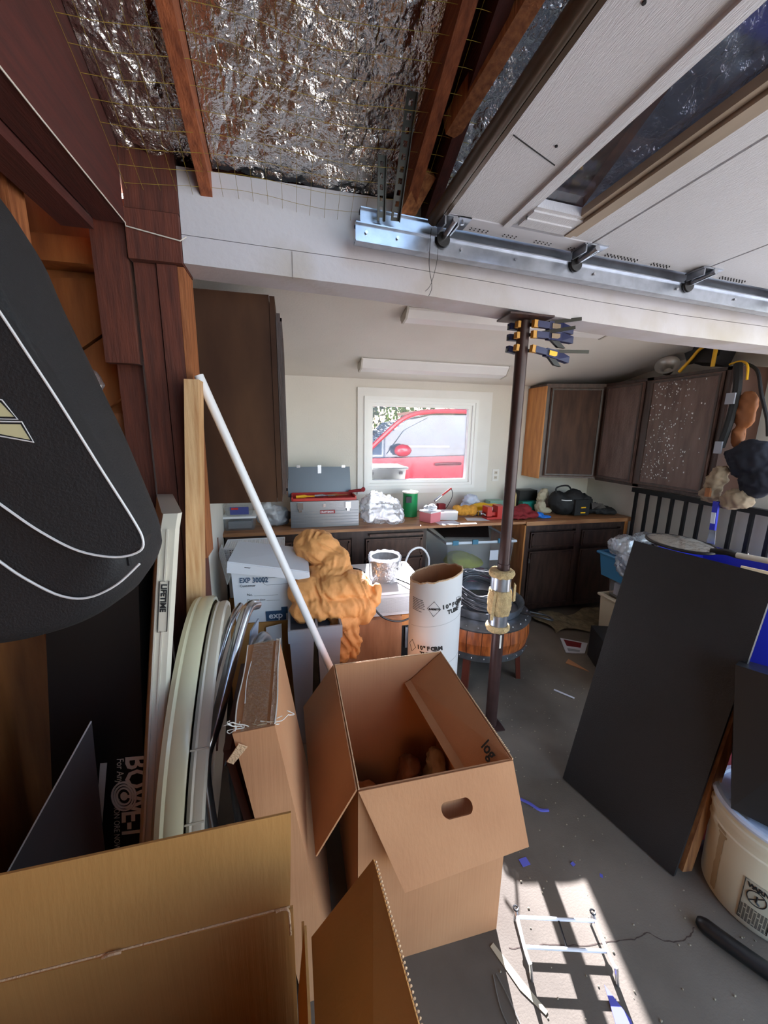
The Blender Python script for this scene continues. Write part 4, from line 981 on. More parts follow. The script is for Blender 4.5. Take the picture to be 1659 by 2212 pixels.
# ================================================================== HANGING BLACK BAG
out = [(-0.785, 2.34), (-0.611, 2.207), (-0.527, 2.139), (-0.477, 2.051), (-0.45, 1.958), (-0.419, 1.867), (-0.386, 1.769), (-0.351, 1.663), (-0.321, 1.549), (-0.299, 1.455), (-0.302, 1.415), (-0.332, 1.362), (-0.39, 1.321), (-0.463, 1.296), (-0.548, 1.287), (-0.62, 1.285), (-0.80, 1.31), (-0.87, 1.5), (-0.88, 1.9), (-0.86, 2.2)]
gb = thing('hanging_bag', (-0.6, 0.9, 1.29), 'large black padded gear bag with white piping hanging in the upper corner', 'bag')
cx_g = V(-0.60, 0, 1.72); mb = MB(); layers = []
sm = [V(p.x, 0, p.z) for p in spline([(x, 0, z) for x, z in out]+[(out[0][0], 0, out[0][1])], 4)][:-1]
for (y, s_) in ((0.785, 0.80), (0.775, 0.90), (0.79, 0.955), (0.83, 0.985), (0.90, 1.0), (0.98, 0.985), (1.03, 0.93), (1.05, 0.8)):
    layers.append([mb.b.verts.new((cx_g.x+(p.x-cx_g.x)*s_, y+0.006*noise.noise(V(p.x*6, y*9, p.z*6)), cx_g.z+(p.z-cx_g.z)*s_)) for p in sm])
for i in range(len(layers)-1):
    A_, B_ = layers[i], layers[i+1]; n_ = len(A_)
    for k in range(n_): mb.b.faces.new((A_[k], A_[(k+1) % n_], B_[(k+1) % n_], B_[k]))
c0 = mb.b.verts.new((cx_g.x, 0.775, cx_g.z)); c1 = mb.b.verts.new((cx_g.x, 1.06, cx_g.z)); n_ = len(sm)
for k in range(n_):
    mb.b.faces.new((layers[0][(k+1) % n_], layers[0][k], c0)); mb.b.faces.new((layers[-1][k], layers[-1][(k+1) % n_], c1))
part('shell', mb, M_BLACKF, gb, smooth='all')
p1 = [(-0.461, 1.924), (-0.434, 1.87), (-0.409, 1.816), (-0.372, 1.735), (-0.325, 1.626), (-0.285, 1.535), (-0.272, 1.495), (-0.28, 1.472), (-0.32, 1.463), (-0.377, 1.478), (-0.429, 1.515), (-0.473, 1.558), (-0.525, 1.614)]
p2 = [(-0.541, 1.52), (-0.498, 1.464), (-0.462, 1.427), (-0.417, 1.394), (-0.374, 1.387), (-0.326, 1.408), (-0.283, 1.447)]
sc = lambda pts, y, k: spline([((x)*k, y, 1.70+(z-1.70)*k) for x, z in pts], 5)
part('front_pocket', MB().prism([(x*0.99, 0.770, 1.70+(z-1.70)*0.99) for x, z in [(-0.70, 2.0), (-0.50, 2.0)]+p1[1:8]+[(-0.32, 1.463), (-0.377, 1.478), (-0.429, 1.515), (-0.473, 1.558), (-0.60, 1.70), (-0.72, 1.8)]], (0, 0.05, 0)).bevel(0.006), M_BLACKF, gb)
part('piping', MB().tube(sc(p1, 0.768, 0.985), 0.0022, 6), M_PIPEW, gb)
part('piping', MB().tube(sc(p2, 0.774, 0.99), 0.0022, 6), M_PIPEW, gb)
k = 0.985
for pts in ([(-0.49, 1.745), (-0.456, 1.734), (-0.441, 1.712), (-0.49, 1.712)], [(-0.50, 1.700), (-0.434, 1.700), (-0.424, 1.675), (-0.50, 1.692)]):
    part('logo', MB().prism([(x*k, 0.7685, 1.7+(z-1.7)*k) for x, z in pts], (0, 0.002, 0)), M_GOLDL, gb)
    part('logo_outline', MB().tube([(x*k*1.0, 0.7675, 1.7+(z-1.7)*k) for x, z in [(pts[0][0], pts[0][1]+.004), (pts[1][0]+.004, pts[1][1]+.004), (pts[2][0]+.006, pts[2][1]-.004), (pts[3][0], pts[3][1]-.004)]], 0.0012, 5, closed=True), M_PIPEW, gb)
part('seam_ridge', MB().tube(spline([(x*1.0, 0.80, z) for x, z in [(-0.47, 2.0), (-0.43, 1.87), (-0.39, 1.76), (-0.345, 1.62), (-0.31, 1.50), (-0.305, 1.44)]], 5), 0.006, 8), M_BLACKF, gb, smooth=True)
part('hanging_strap', MB().bar((-0.80, 0.92, 2.28), (-0.86, 0.95, 2.62), 0.04, 0.004), M_BLACKF, gb)

# ================================================================== BETWEEN: WHITE CARTON, CRATE, BINS, QUILT
solo('carton_support', MB().box(-0.37, 0.03, 2.12, 2.50, 0.0, 0.625).bevel(0.004, 1), M_CARD2, (-0.17, 2.3, 0), 'plain brown carton hidden under the white file carton', 'box')
eb = thing('file_carton', (-0.17, 2.3, 0.625), 'white file carton printed with navy lettering, lid tilted on top', 'carton')
part('body', MB().hexa([(-0.325, 2.13, 0.628), (-0.01, 2.12, 0.628), (0.0, 2.41, 0.628), (-0.315, 2.41, 0.628), (-0.335, 2.13, 0.930), (0.0, 2.12, 0.875), (0.01, 2.41, 0.90), (-0.32, 2.41, 0.94)]), M_WBOX, eb)
part('lid', MB().slab([(-0.345, 2.10, 1.000), (0.075, 2.07, 0.925), (0.075, 2.38, 0.965), (-0.325, 2.42, 1.02)], 0.006).slab([(-0.345, 2.10, 1.000), (-0.35, 2.095, 0.945), (0.078, 2.065, 0.880), (0.075, 2.07, 0.925)], 0.005).slab([(0.075, 2.07, 0.925), (0.078, 2.065, 0.880), (0.08, 2.38, 0.92), (0.075, 2.38, 0.965)], 0.005).slab([(-0.345, 2.10, 1.000), (-0.35, 2.095, 0.945), (-0.33, 2.42, 0.965), (-0.325, 2.42, 1.02)], 0.005), M_WBOX, eb)
part('lid_slot', MB().slab([(-0.26, 2.086, 0.972), (-0.22, 2.085, 0.966), (-0.22, 2.085, 0.962), (-0.26, 2.086, 0.968)], 0.002), M_INK, eb)
part('hand_hole_outline', MB().tube([V(-0.10+0.05*(1 if math.cos(a) > 0 else -1)+0.02*math.cos(a), 2.1225, 0.868+0.021*math.sin(a)) for a in [2*math.pi*k/24 for k in range(24)]], 0.0016, 5, closed=True), M_GREYP, eb)
text('carton_lettering', 'EXP 30002', 0.042, (-0.295, 2.122, 0.870), (1, -0.02, -0.03), (0, 0, 1), M_NAVY, eb, bold=0.0006, sx=0.8)
text('carton_lettering', 'Customer', 0.020, (-0.295, 2.122, 0.846), (1, -0.02, -0.03), (0, 0, 1), M_INK, eb)
text('carton_lettering', 'No. _____________', 0.020, (-0.26, 2.126, 0.79), (1, -0.02, -0.02), (0, 0, 1), M_INK, eb)
text('carton_lettering', 'Destroy date ________', 0.018, (-0.26, 2.126, 0.758), (1, -0.02, -0.02), (0, 0, 1), M_INK, eb)
lg = part('logo_plate', MB().box(-0.165, -0.055, 2.1185, 2.1235, 0.632, 0.69).box(-0.08, -0.045, 2.1186, 2.1234, 0.67, 0.71), M_NAVY, eb)
text('logo_lettering', 'exp', 0.052, (-0.150, 2.1178, 0.647), (1, 0, 0), (0, 0, 1), mat('white_print', (228, 232, 238), 0.6), lg, bold=0.001)
# white paper scraps in front of it
solo('paper_sheet', MB().slab([(-0.17, 2.05, 0.0), (-0.085, 2.03, 0.0), (-0.08, 2.07, 0.635), (-0.165, 2.09, 0.61)], 0.003), M_WBOX, (-0.12, 2.05, 0.0), 'white card sheet standing on edge behind the taped carton', 'card')
# perforated crate behind
cr = thing('plastic_basket', (-0.25, 2.62, 0.62), 'white perforated plastic basket behind the file carton', 'basket')
def perfpanel(a, b, c, nx, nz, m_=0.5):
    a, b, c = Vector(a), Vector(b), Vector(c); U = b-a; W = c-a; mb = MB(); nrm = U.cross(W).normalized()*0.003
    for i in range(nx+1):
        p = a+U*(i/nx); w = U/nx*0.22
        mb.hexa([p-w, p+w, p+w+W, p-w+W, p-w+nrm, p+w+nrm, p+w+W+nrm, p-w+W+nrm])
    for j in range(nz+1):
        p = a+W*(j/nz); w = W/nz*0.22
        mb.hexa([p-w, p+w, p+w+U, p-w+U, p-w+nrm*1.01, p+w+nrm*1.01, p+w+U+nrm*1.01, p-w+U+nrm*1.01])
    return mb
part('front_wall', perfpanel((-0.42, 2.50, 0.82), (-0.06, 2.50, 0.82), (-0.42, 2.47, 0.96), 26, 9), M_PVC, cr)
part('side_wall', perfpanel((-0.43, 2.70, 0.82), (-0.42, 2.50, 0.82), (-0.43, 2.70, 0.95), 12, 9), M_PVC, cr)
part('rim', MB().tube([(-0.42, 2.47, 0.965), (-0.06, 2.47, 0.965), (-0.06, 2.70, 0.955), (-0.43, 2.70, 0.955)], 0.007, 6, closed=True), M_PVC, cr)
part('top_sheet', perfpanel((-0.42, 2.48, 0.962), (-0.06, 2.48, 0.962), (-0.43, 2.69, 0.952), 26, 13), M_PVC, cr)
part('lower_body', MB().box(-0.41, -0.07, 2.51, 2.69, 0.62, 0.82), M_PVC, cr)
solo('carton_support', MB().box(-0.42, 0.03, 2.515, 2.86, 0.0, 0.61), M_CARD2, (-0.2, 2.7, 0), 'brown carton hidden under the perforated basket', 'box')
solo('basket_side', perfpanel((-0.455, 2.50, 0.93), (-0.385, 2.30, 0.80), (-0.435, 2.50, 0.98), 9, 5), M_PVC, (-0.42, 2.3, 0.86), 'small perforated white rack piece beside the file carton', 'basket')

# two grey tall plastic bins (tapered, rimmed)
def tallbin(x0_, x1_, y0_, y1_, zt_, label):
    t = thing('wastebasket', ((x0_+x1_)/2, (y0_+y1_)/2, 0), label, 'wastebasket', 'grey bins between the cartons')
    tp = 0.025
    part('body', MB().hexa([(x0_+tp, y0_+tp, 0), (x1_-tp, y0_+tp, 0), (x1_-tp, y1_-tp, 0), (x0_+tp, y1_-tp, 0), (x0_, y0_, zt_-0.07), (x1_, y0_, zt_-0.07), (x1_, y1_, zt_-0.07), (x0_, y1_, zt_-0.07)]).bevel(0.008), M_GREYP, t)
    rm_ = MB()
    rm_.box(x0_-0.008, x1_+0.008, y0_-0.008, y0_+0.004, zt_-0.07, zt_).box(x0_-0.008, x1_+0.008, y1_-0.004, y1_+0.008, zt_-0.07, zt_)
    rm_.box(x0_-0.008, x0_+0.004, y0_+0.004, y1_-0.004, zt_-0.07, zt_).box(x1_-0.004, x1_+0.008, y0_+0.004, y1_-0.004, zt_-0.07, zt_)
    part('rim', rm_.bevel(0.003, 1), M_GREYP, t)
    return t
tallbin(-0.035, 0.085, 1.86, 2.08, 0.700, 'grey plastic bin under the quilt, beside the file carton')
tallbin(0.105, 0.225, 1.86, 2.08, 0.705, 'grey plastic bin behind the white pipe end')

# wood cabinet with appliance
wc = thing('small_cabinet', (0.55, 2.4, 0), 'light brown wooden cabinet under the appliance, mostly hidden by the open box', 'cabinet')
M_WALN = mat('light_walnut', (176, 126, 92), 0.5, scale=6, col2=(150, 102, 72), stretch=(4, 4, 0.6))
part('carcass', MB().box(0.24, 0.62, 2.07, 2.62, 0, 0.60), M_WALN, wc)
part('top_rail', MB().box(0.625, 0.76, 2.10, 2.62, 0.53, 0.60), M_CABO, wc)
part('file_case', MB().box(0.63, 0.75, 2.14, 2.6, 0.0, 0.52), M_BLACKP, wc)
part('handle', MB().box(0.66, 0.675, 2.125, 2.14, 0.36, 0.50), M_STEEL, wc)
ap = thing('appliance', (0.6, 2.4, 0.605), 'flat grey and white electronic deck under the plaster bucket', 'appliance')
part('body', MB().box(0.30, 0.80, 2.10, 2.62, 0.605, 0.735).bevel(0.008), M_APPL, ap)
part('top_cover', MB().box(0.30, 0.80, 2.10, 2.62, 0.738, 0.755).bevel(0.005), M_PVC, ap)
part('front_grille', perfpanel((0.44, 2.097, 0.625), (0.76, 2.097, 0.625), (0.44, 2.097, 0.715), 50, 12), M_APPL, ap)
solo('power_cable', MB().tube(spline([(0.40, 2.06, 0.775), (0.431, 2.04, 0.705), (0.503, 2.04, 0.622), (0.604, 2.04, 0.592), (0.692, 2.05, 0.625), (0.735, 2.08, 0.708), (0.70, 2.12, 0.772), (0.62, 2.3, 0.765)], 8), 0.0055, 8), M_CABLEB, (0.6, 2.06, 0.6), 'black power cord looping over the front of the deck', 'cord', smooth=True)
solo('power_cable', MB().tube(spline([(0.28, 2.45, 0.765), (0.34, 2.40, 0.765), (0.40, 2.42, 0.766), (0.44, 2.47, 0.765), (0.38, 2.52, 0.765), (0.30, 2.49, 0.767), (0.31, 2.43, 0.77), (0.40, 2.40, 0.775), (0.46, 2.42, 0.768)], 8), 0.005, 8), M_CABLEB, (0.4, 2.45, 0.76), 'thin dark cord coiled on the deck behind the bucket', 'cord', smooth=True)
bk = thing('plaster_bucket', (0.565, 2.30, 0.757), 'grey plaster crusted bucket in clear wrap on the deck', 'bucket')
part('pail', MB().lathe([(0.078, 0.757), (0.092, 0.90), (0.098, 0.905), (0.098, 0.912), (0.086, 0.912), (0.074, 0.775), (0.0, 0.772)], (0.565, 2.30, 0), 40), mat('plaster_grey', (150, 150, 150), 0.8, var=0.35, scale=16, bump=0.6), bk, smooth=True)
wrp = MB().lathe([(0.092, 0.760), (0.100, 0.86), (0.108, 0.915), (0.104, 0.925)], (0.562, 2.30, 0), 48); wrp.jitter(0.008, 26, 4, 2)
bmesh.ops.delete(wrp.b, geom=[f for f in wrp.b.faces if len(f.verts) > 4], context='FACES')
part('clear_wrap', wrp, M_BAG, bk, smooth='all')
part('wire_handle', MB().tube(spline([(0.475, 2.30, 0.90), (0.462, 2.28, 0.86), (0.458, 2.26, 0.80), (0.475, 2.24, 0.765)], 6), 0.0025, 6), M_STEEL, bk)
solo('clear_hose', MB().tube(spline([(0.80, 2.66, 0.70), (0.86, 2.70, 0.80), (0.95, 2.72, 0.82), (1.02, 2.74, 0.74), (1.03, 2.75, 0.62), (1.03, 2.76, 0.3), (1.03, 2.76, 0.02)], 8), 0.008, 8), M_PVC, (1.0, 2.74, 0), 'clear plastic hose arching behind the form tube', 'hose', smooth=True)

# orange quilt draped over the bins and box
ql = [((0.10, 2.30, 0.99), (0.10, 0.11, 0.115), (0, 0.3, 0)), ((0.16, 2.27, 0.99), (0.11, 0.12, 0.11)), ((0.23, 2.22, 0.93), (0.09, 0.12, 0.09)), ((0.20, 2.18, 0.88), (0.13, 0.12, 0.07)),
      ((0.08, 2.08, 0.80), (0.13, 0.10, 0.085), (0, 0.3, 0)), ((0.06, 2.02, 0.735), (0.085, 0.085, 0.075)), ((0.22, 2.06, 0.82), (0.15, 0.10, 0.075)), ((0.34, 2.08, 0.82), (0.11, 0.11, 0.075), (0, 0.5, 0)),
      ((0.16, 2.01, 0.74), (0.16, 0.085, 0.07), (0, 0.12, 0)), ((0.30, 2.02, 0.74), (0.12, 0.085, 0.07), (0, 0.12, 0)), ((0.37, 2.01, 0.70), (0.06, 0.065, 0.08), (0, 0.5, 0)), ((0.27, 1.99, 0.66), (0.10, 0.05, 0.05)), ((0.43, 2.04, 0.76), (0.045, 0.06, 0.08), (0, 0.5, 0)),
      ((0.29, 1.99, 0.56), (0.06, 0.045, 0.10), (0, 0.1, 0)), ((0.25, 1.99, 0.48), (0.035, 0.04, 0.085)), ((0.32, 1.99, 0.50), (0.035, 0.035, 0.08), (0, 0.15, 0))]
qb = blobs(ql, 0.0075, 0.0, 9, 4, 1, smooth_it=3)
qb.b.normal_update()
for v in qb.b.verts:
    p = v.co; w = V(noise.noise(p*6), noise.noise(p*6+V(5, 1, 2)), noise.noise(p*6+V(2, 8, 4)))*0.09
    q = p+w
    a = 1-abs(noise.noise(V(q.x*11+q.z*7, q.y*4, q.z*3.5-q.x*5)))*2.2
    b_ = 1-abs(noise.noise(V(q.x*26+q.z*14, q.y*10, q.z*9-q.x*8)+V(4, 4, 4)))*2.2
    c_ = 1-abs(noise.noise(q*52))*2
    v.co = p+v.normal*(0.014*max(-0.6, a)-0.010+0.010*b_+0.0028*c_)
solo('quilt', qb, M_ORFAB, (0.2, 2.1, 0.42), 'crumpled orange quilted sleeping bag heaped over the grey bins', 'quilt', smooth='all')

# ================================================================== FORM TUBE
tbc = V(0.692, 1.735, 0)
fb = thing('form_tube', tuple(tbc), 'white cardboard concrete form tube standing upright with printed labels', 'form tube')
mb = MB(); n_ = 72; ro, ri = 0.131, 0.125
def rimz(a, k=0): return 1.0+0.030*math.sin(a*1.0+2.0)+0.008*noise.noise(V(math.cos(a)*3, math.sin(a)*3, 0))+0.003*noise.noise(V(math.cos(a)*14, math.sin(a)*14, 5))
o_b = []; o_t = []; i_t = []; i_b = []
for k in range(n_):
    a = 2*math.pi*k/n_; c_, s_ = math.cos(a), math.sin(a); z = rimz(a)
    o_b.append(mb.b.verts.new((tbc.x+ro*c_, tbc.y+ro*s_, 0))); o_t.append(mb.b.verts.new((tbc.x+ro*c_, tbc.y+ro*s_, z)))
    i_t.append(mb.b.verts.new((tbc.x+ri*c_, tbc.y+ri*s_, z))); i_b.append(mb.b.verts.new((tbc.x+ri*c_, tbc.y+ri*s_, 0.002)))
for k in range(n_):
    j = (k+1) % n_
    mb.b.faces.new((o_b[k], o_b[j], o_t[j], o_t[k])); mb.b.faces.new((o_b[j], o_b[k], i_b[k], i_b[j]))
part('outer_skin', mb, M_WTUBE, fb, smooth=True)
mb = MB()
for q in (0,):
    I = []; J = []; K = []
    for k in range(n_):
        a = 2*math.pi*k/n_; c_, s_ = math.cos(a), math.sin(a); z = rimz(a)
        I.append(mb.b.verts.new((tbc.x+ri*c_, tbc.y+ri*s_, 0.003))); J.append(mb.b.verts.new((tbc.x+ri*c_, tbc.y+ri*s_, z-0.0)))
        K.append(mb.b.verts.new((tbc.x+(ro-0.0005)*c_, tbc.y+(ro-0.0005)*s_, z+0.002)))
    for k in range(n_):
        j = (k+1) % n_
        mb.b.faces.new((I[j], I[k], J[k], J[j])); mb.b.faces.new((J[j], J[k], K[k], K[j]))
part('inner_board', mb, M_CARD, fb, smooth=True)
part('frayed_rim', MB().tube([V(tbc.x+0.128*math.cos(a), tbc.y+0.128*math.sin(a), rimz(a)+0.001) for a in [2*math.pi*k/n_ for k in range(n_)]], 0.0045, 6, closed=True).jitter(0.0025, 90, 2), M_CARDE, fb)
sl = MB()
for hz in (0.78, 0.56, 0.34):
    sl.tube([V(tbc.x+(ro+0.0003)*math.cos(a), tbc.y+(ro+0.0003)*math.sin(a), hz+0.03*(a-4.4)) for a in [3.3+k*0.08 for k in range(32)]], 0.0008, 4)
part('spiral_seam', sl, mat('seam_grey', (160, 158, 156), 0.6), fb)
def on_tube(ang, z, o=0.0012): return V(tbc.x+(ro+o)*math.cos(ang), tbc.y+(ro+o)*math.sin(ang), z)
def tube_text(s, size, ang, z, tilt=0.12, bold=0.0015):
    """letters wrapped one by one round the tube"""
    w = size*0.62; a = ang
    for ch in s:
        if ch != ' ':
            tdir = V(-math.sin(a), math.cos(a), 0); 
            t = text('print_letter', ch, size, on_tube(a, z+tilt*(a-ang)*ro, 0.0008), tdir+V(0, 0, tilt), (0, 0, 1), M_INK, fb, bold=bold)
        a += w/ro
A0 = math.atan2(-tbc.y, -tbc.x)  # direction facing the viewer
tube_text('10"FORM', 0.029, A0+0.28, 0.868); tube_text('TUBE', 0.029, A0+0.50, 0.840)
tube_text('10"FORM', 0.029, A0-0.62, 0.640); tube_text('TUBE', 0.029, A0-0.48, 0.610)
def diamond(a, z, s_):
    return MB().tube([on_tube(a-s_*1.0, z), on_tube(a, z+s_*0.16), on_tube(a+s_*1.0, z), on_tube(a, z-s_*0.16)], 0.0013, 4, closed=True)
part('diamond_mark', diamond(A0-0.02, 0.868, 0.24), M_INK, fb)
tube_text('SAKRETE', 0.012, A0-0.20, 0.862, 0.05, 0.001)
part('diamond_mark', diamond(A0-0.90, 0.640, 0.2), M_INK, fb)
fp = MB(); r5 = random.Random(5)
for blk, (a0, a1, z0_, z1_) in enumerate(((-0.95, -0.35, 0.835, 0.90), (0.15, 0.62, 0.40, 0.50))):
    z = z1_
    while z > z0_:
        a = a0; e = a0+(a1-a0)*r5.uniform(0.55, 1.0)
        while a < e:
            p = on_tube(A0+a, z, 0.0006); q = on_tube(A0+min(e, a+0.07), z, 0.0006); fp.bar(p, q, 0.0012, 0.003); a += 0.085
        z -= 0.0085
part('fine_print', fp, mat('grey_print', (96, 94, 94), 0.7), fb, kind='stuff')
bcde = MB()
for (aa, zz) in ((0.98, 0.885), (0.10, 0.635)):
    for k in range(8): bcde.bar(on_tube(A0+aa-0.055, zz-0.018+0.005*k, 0.0008), on_tube(A0+aa+0.055, zz-0.018+0.005*k, 0.0008), 0.0012, 0.002+0.0012*(k % 3))
    bcde.tube([on_tube(A0+aa-0.09, zz-0.03), on_tube(A0+aa+0.09, zz-0.03), on_tube(A0+aa+0.09, zz+0.03), on_tube(A0+aa-0.09, zz+0.03)], 0.0008, 4, closed=True)
part('barcode', bcde, M_INK, fb, kind='stuff')

# ================================================================== BARREL STOOL WITH CABLES
bc0 = V(1.255, 2.295, 0); br = 0.312
bs = thing('barrel_table', tuple(bc0), 'round wooden barrel table with riveted steel bands and wooden legs', 'table')
ns = 22
for k in range(ns):
    a0 = 2*math.pi*k/ns+0.006; a1 = 2*math.pi*(k+1)/ns-0.006; mb = MB()
    def pt(a, r_, z): return V(bc0.x+r_*math.cos(a), bc0.y+r_*math.sin(a), z)
    am = (a0+a1)/2
    prof = [(0.0, 0.30), (0.018, 0.39), (0.012, 0.475)]
    cols = []
    for dr, z in prof:
        cols.append([mb.b.verts.new(pt(a0, br+dr, z)), mb.b.verts.new(pt(am, br+dr+0.002, z)), mb.b.verts.new(pt(a1, br+dr, z)), mb.b.verts.new(pt(a1, br+dr-0.02, z)), mb.b.verts.new(pt(a0, br+dr-0.02, z))])
    for i in range(2):
        for j in range(5): mb.b.faces.new((cols[i][j], cols[i][(j+1) % 5], cols[i+1][(j+1) % 5], cols[i+1][j]))
    mb.b.faces.new(cols[0][::-1]); mb.b.faces.new(cols[-1])
    part('stave', mb, M_BARREL, bs)
part('steel_band', MB().lathe([(br-0.01, 0.272), (br+0.006, 0.272), (br+0.012, 0.318), (br-0.01, 0.318)], bc0, 64, closed=True), mat('barrel_band', (128, 132, 138), 0.35, 0.85, var=0.3, scale=20), bs, smooth=True)
part('steel_top', MB().lathe([(0.0, 0.478), (br+0.02, 0.478), (br+0.024, 0.488), (br+0.0, 0.500), (0.0, 0.498)], bc0, 64), MATS['barrel_band'], bs, smooth=True)
rv = MB()
for k in range(26):
    a = 2*math.pi*k/26; rv.ball((bc0.x+(br+0.011)*math.cos(a), bc0.y+(br+0.011)*math.sin(a), 0.296), 0.006, 1)
    rv.ball((bc0.x+(br-0.0)*math.cos(a+.1), bc0.y+(br-0.0)*math.sin(a+.1), 0.501), 0.006, 1)
part('rivets', rv, M_CHROME, bs, kind='stuff')
for a in (-0.45, -2.3, 0.9, 2.4):
    x = bc0.x+(br-0.05)*math.cos(a); y = bc0.y+(br-0.05)*math.sin(a)
    part('leg', MB().bar((x, y, 0.275), (x+0.03*math.cos(a), y+0.03*math.sin(a), 0.0), 0.045, 0.03, up=(math.cos(a), math.sin(a), 0)), mat('red_brown_leg', (92, 42, 30), 0.4), bs)
# shallow metal pan with coiled cable
cp = thing('cable_pan', (1.29, 2.33, 0.503), 'shallow metal ring pan resting on the barrel table', 'pan')
part('hoop', MB().lathe([(0.245, 0.503), (0.262, 0.503), (0.278, 0.56), (0.271, 0.562), (0.258, 0.545), (0.240, 0.51)], (1.29, 2.33, 0), 48, closed=True), MATS['barrel_band'], cp, smooth=True)
cc = MB(); r6 = random.Random(6)
for k in range(26):
    c = (1.265+r6.uniform(-0.02, 0.02), 2.33+r6.uniform(-0.02, 0.02), 0.512+0.0036*k)
    pts = ring_pts(c, r6.uniform(0.13, 0.205), 26, amp=0.014, seed=k, phase=r6.uniform(0, 6))
    pts = [p+V(0, 0, 0.055+0.30*(p.y-2.33)) for p in pts]
    cc.tube(pts, 0.0055, 6, closed=True)
cc.tube(spline([(1.09, 2.18, 0.56), (1.03, 2.12, 0.61), (0.99, 2.10, 0.58)], 6), 0.0055, 6)
solo('cable_coil', cc, M_CABLE, (1.26, 2.33, 0.51), 'grey electrical cable coiled in a thick ring on the barrel table', 'cable', smooth=True)
solo('cable_end', MB().tube(spline([(1.44, 2.16, 0.512), (1.54, 2.03, 0.525), (1.63, 2.02, 0.50), (1.65, 2.10, 0.49), (1.54, 2.14, 0.512)], 8), 0.006, 7), M_CABLEB, (1.54, 2.05, 0.5), 'black cable end looping past the rim of the barrel table', 'cable', smooth=True)

# ================================================================== UNDER THE COUNTER: CLEAR TOTE
tt = thing('storage_tote', (1.57, 3.2, 0), 'large clear plastic tote with a black lid under the countertop', 'tote')
part('tub', MB().hexa([(1.30, 2.98, 0.10), (1.84, 2.98, 0.10), (1.84, 3.44, 0.10), (1.30, 3.44, 0.10), (1.26, 2.94, 0.77), (1.89, 2.94, 0.77), (1.89, 3.48, 0.77), (1.26, 3.48, 0.77)]).bevel(0.015), M_CLEARP, tt, smooth=True)
part('rim', MB().tube([(1.25, 2.93, 0.775), (1.90, 2.93, 0.765), (1.90, 3.49, 0.775), (1.25, 3.49, 0.775)], 0.012, 8, closed=True), mat('milky_rim', (206, 214, 222), 0.4), tt)
part('lid', MB().slab([(1.22, 2.90, 0.83), (1.64, 2.93, 0.80), (1.92, 3.50, 0.82), (1.25, 3.50, 0.84)], 0.012), M_BLACKP, tt)
for x in (1.30, 1.48, 1.72): part('latch', MB().box(x, x+0.05, 2.91, 2.925, 0.76, 0.80), mat('teal_latch', (46, 112, 140), 0.4), tt)
solo('sweater', blobs([((1.55, 3.2, 0.25), (0.2, 0.18, 0.10)), ((1.6, 3.18, 0.38), (0.2, 0.17, 0.08))], 0.02, 0.015, 9, 3), mat('plum_cloth', (130, 50, 90), 0.9), (1.55, 3.2, 0.12), 'plum coloured cloth folded inside the clear tote', 'clothing', smooth='all')
solo('sweater', blobs([((1.53, 3.18, 0.52), (0.19, 0.17, 0.05)), ((1.48, 3.16, 0.57), (0.12, 0.14, 0.04))], 0.02, 0.012, 10, 6), mat('lime_cloth', (186, 190, 70), 0.9), (1.53, 3.18, 0.47), 'yellow green cloth on top of the pile in the clear tote', 'clothing', smooth='all')
part('sticker', MB().box(1.66, 1.74, 2.934, 2.9385, 0.60, 0.69), M_WBOX, tt)
solo('carton', MB().box(1.11, 1.24, 3.46, 3.60, 0.0, 0.66).bevel(0.004, 1), M_CARD, (1.18, 3.5, 0), 'brown carton against the wall between cabinet and tote', 'box')

# ================================================================== TOOLBOX AND BENCH CLUTTER
CT = 0.924
tb = thing('toolbox', (0.26, 3.2, CT), 'grey steel toolbox standing open on the countertop', 'toolbox')
part('body', MB().box(-0.015, 0.53, 3.09, 3.31, CT, 1.135).bevel(0.006), mat('hammered_steel', (140, 142, 146), 0.33, 0.75, bump=0.08, bscale=120), tb)
rb = MB()
for k in range(5): rb.box(-0.008, 0.523, 3.083, 3.09, CT+0.022+k*0.024, CT+0.036+k*0.024)
part('pressed_ribs', rb.bevel(0.003, 1), MATS['hammered_steel'], tb)
part('tray', MB().box(0.0, 0.50, 3.11, 3.28, 1.135, 1.145).box(0.0, 0.50, 3.10, 3.112, 1.14, 1.158).box(0.0, 0.50, 3.29, 3.302, 1.14, 1.175).box(-0.005, 0.006, 3.10, 3.3, 1.14, 1.17).box(0.50, 0.512, 3.10, 3.3, 1.14, 1.17), M_RED, tb)
part('lid', MB().hexa([(-0.03, 3.315, 1.135), (0.50, 3.315, 1.135), (0.50, 3.345, 1.135), (-0.03, 3.345, 1.135), (-0.035, 3.36, 1.385), (0.495, 3.36, 1.385), (0.495, 3.42, 1.375), (-0.035, 3.42, 1.375)]).bevel(0.006), mat('dark_hammered_steel', (92, 95, 100), 0.35, 0.7), tb)
for x in (0.06, 0.44):
    part('latch', MB().box(x-0.022, x+0.022, 3.076, 3.09, 1.075, 1.128).box(x-0.012, x+0.012, 3.070, 3.08, 1.055, 1.08).bevel(0.003, 1), M_CHROME, tb)
    part('lid_catch', MB().box(x-0.015, x+0.015, 3.355, 3.37, 1.378, 1.398), M_CHROME, tb)
part('lock_hasp', MB().box(0.24, 0.258, 3.08, 3.09, 1.09, 1.115), M_CHROME, tb)
part('lid_hasp', MB().box(0.22, 0.25, 3.350, 3.368, 1.33, 1.40), M_CHROME, tb)
np_ = part('name_plate', MB().box(0.215, 0.335, 3.0815, 3.088, 1.035, 1.063), mat('name_red', (150, 40, 44), 0.4), tb)
text('plate_lettering', 'CRAFTSMAN', 0.021, (0.219, 3.081, 1.042), (1, 0, 0), (0, 0, 1), MATS['white_print'], np_, bold=0.0006, sx=0.86)
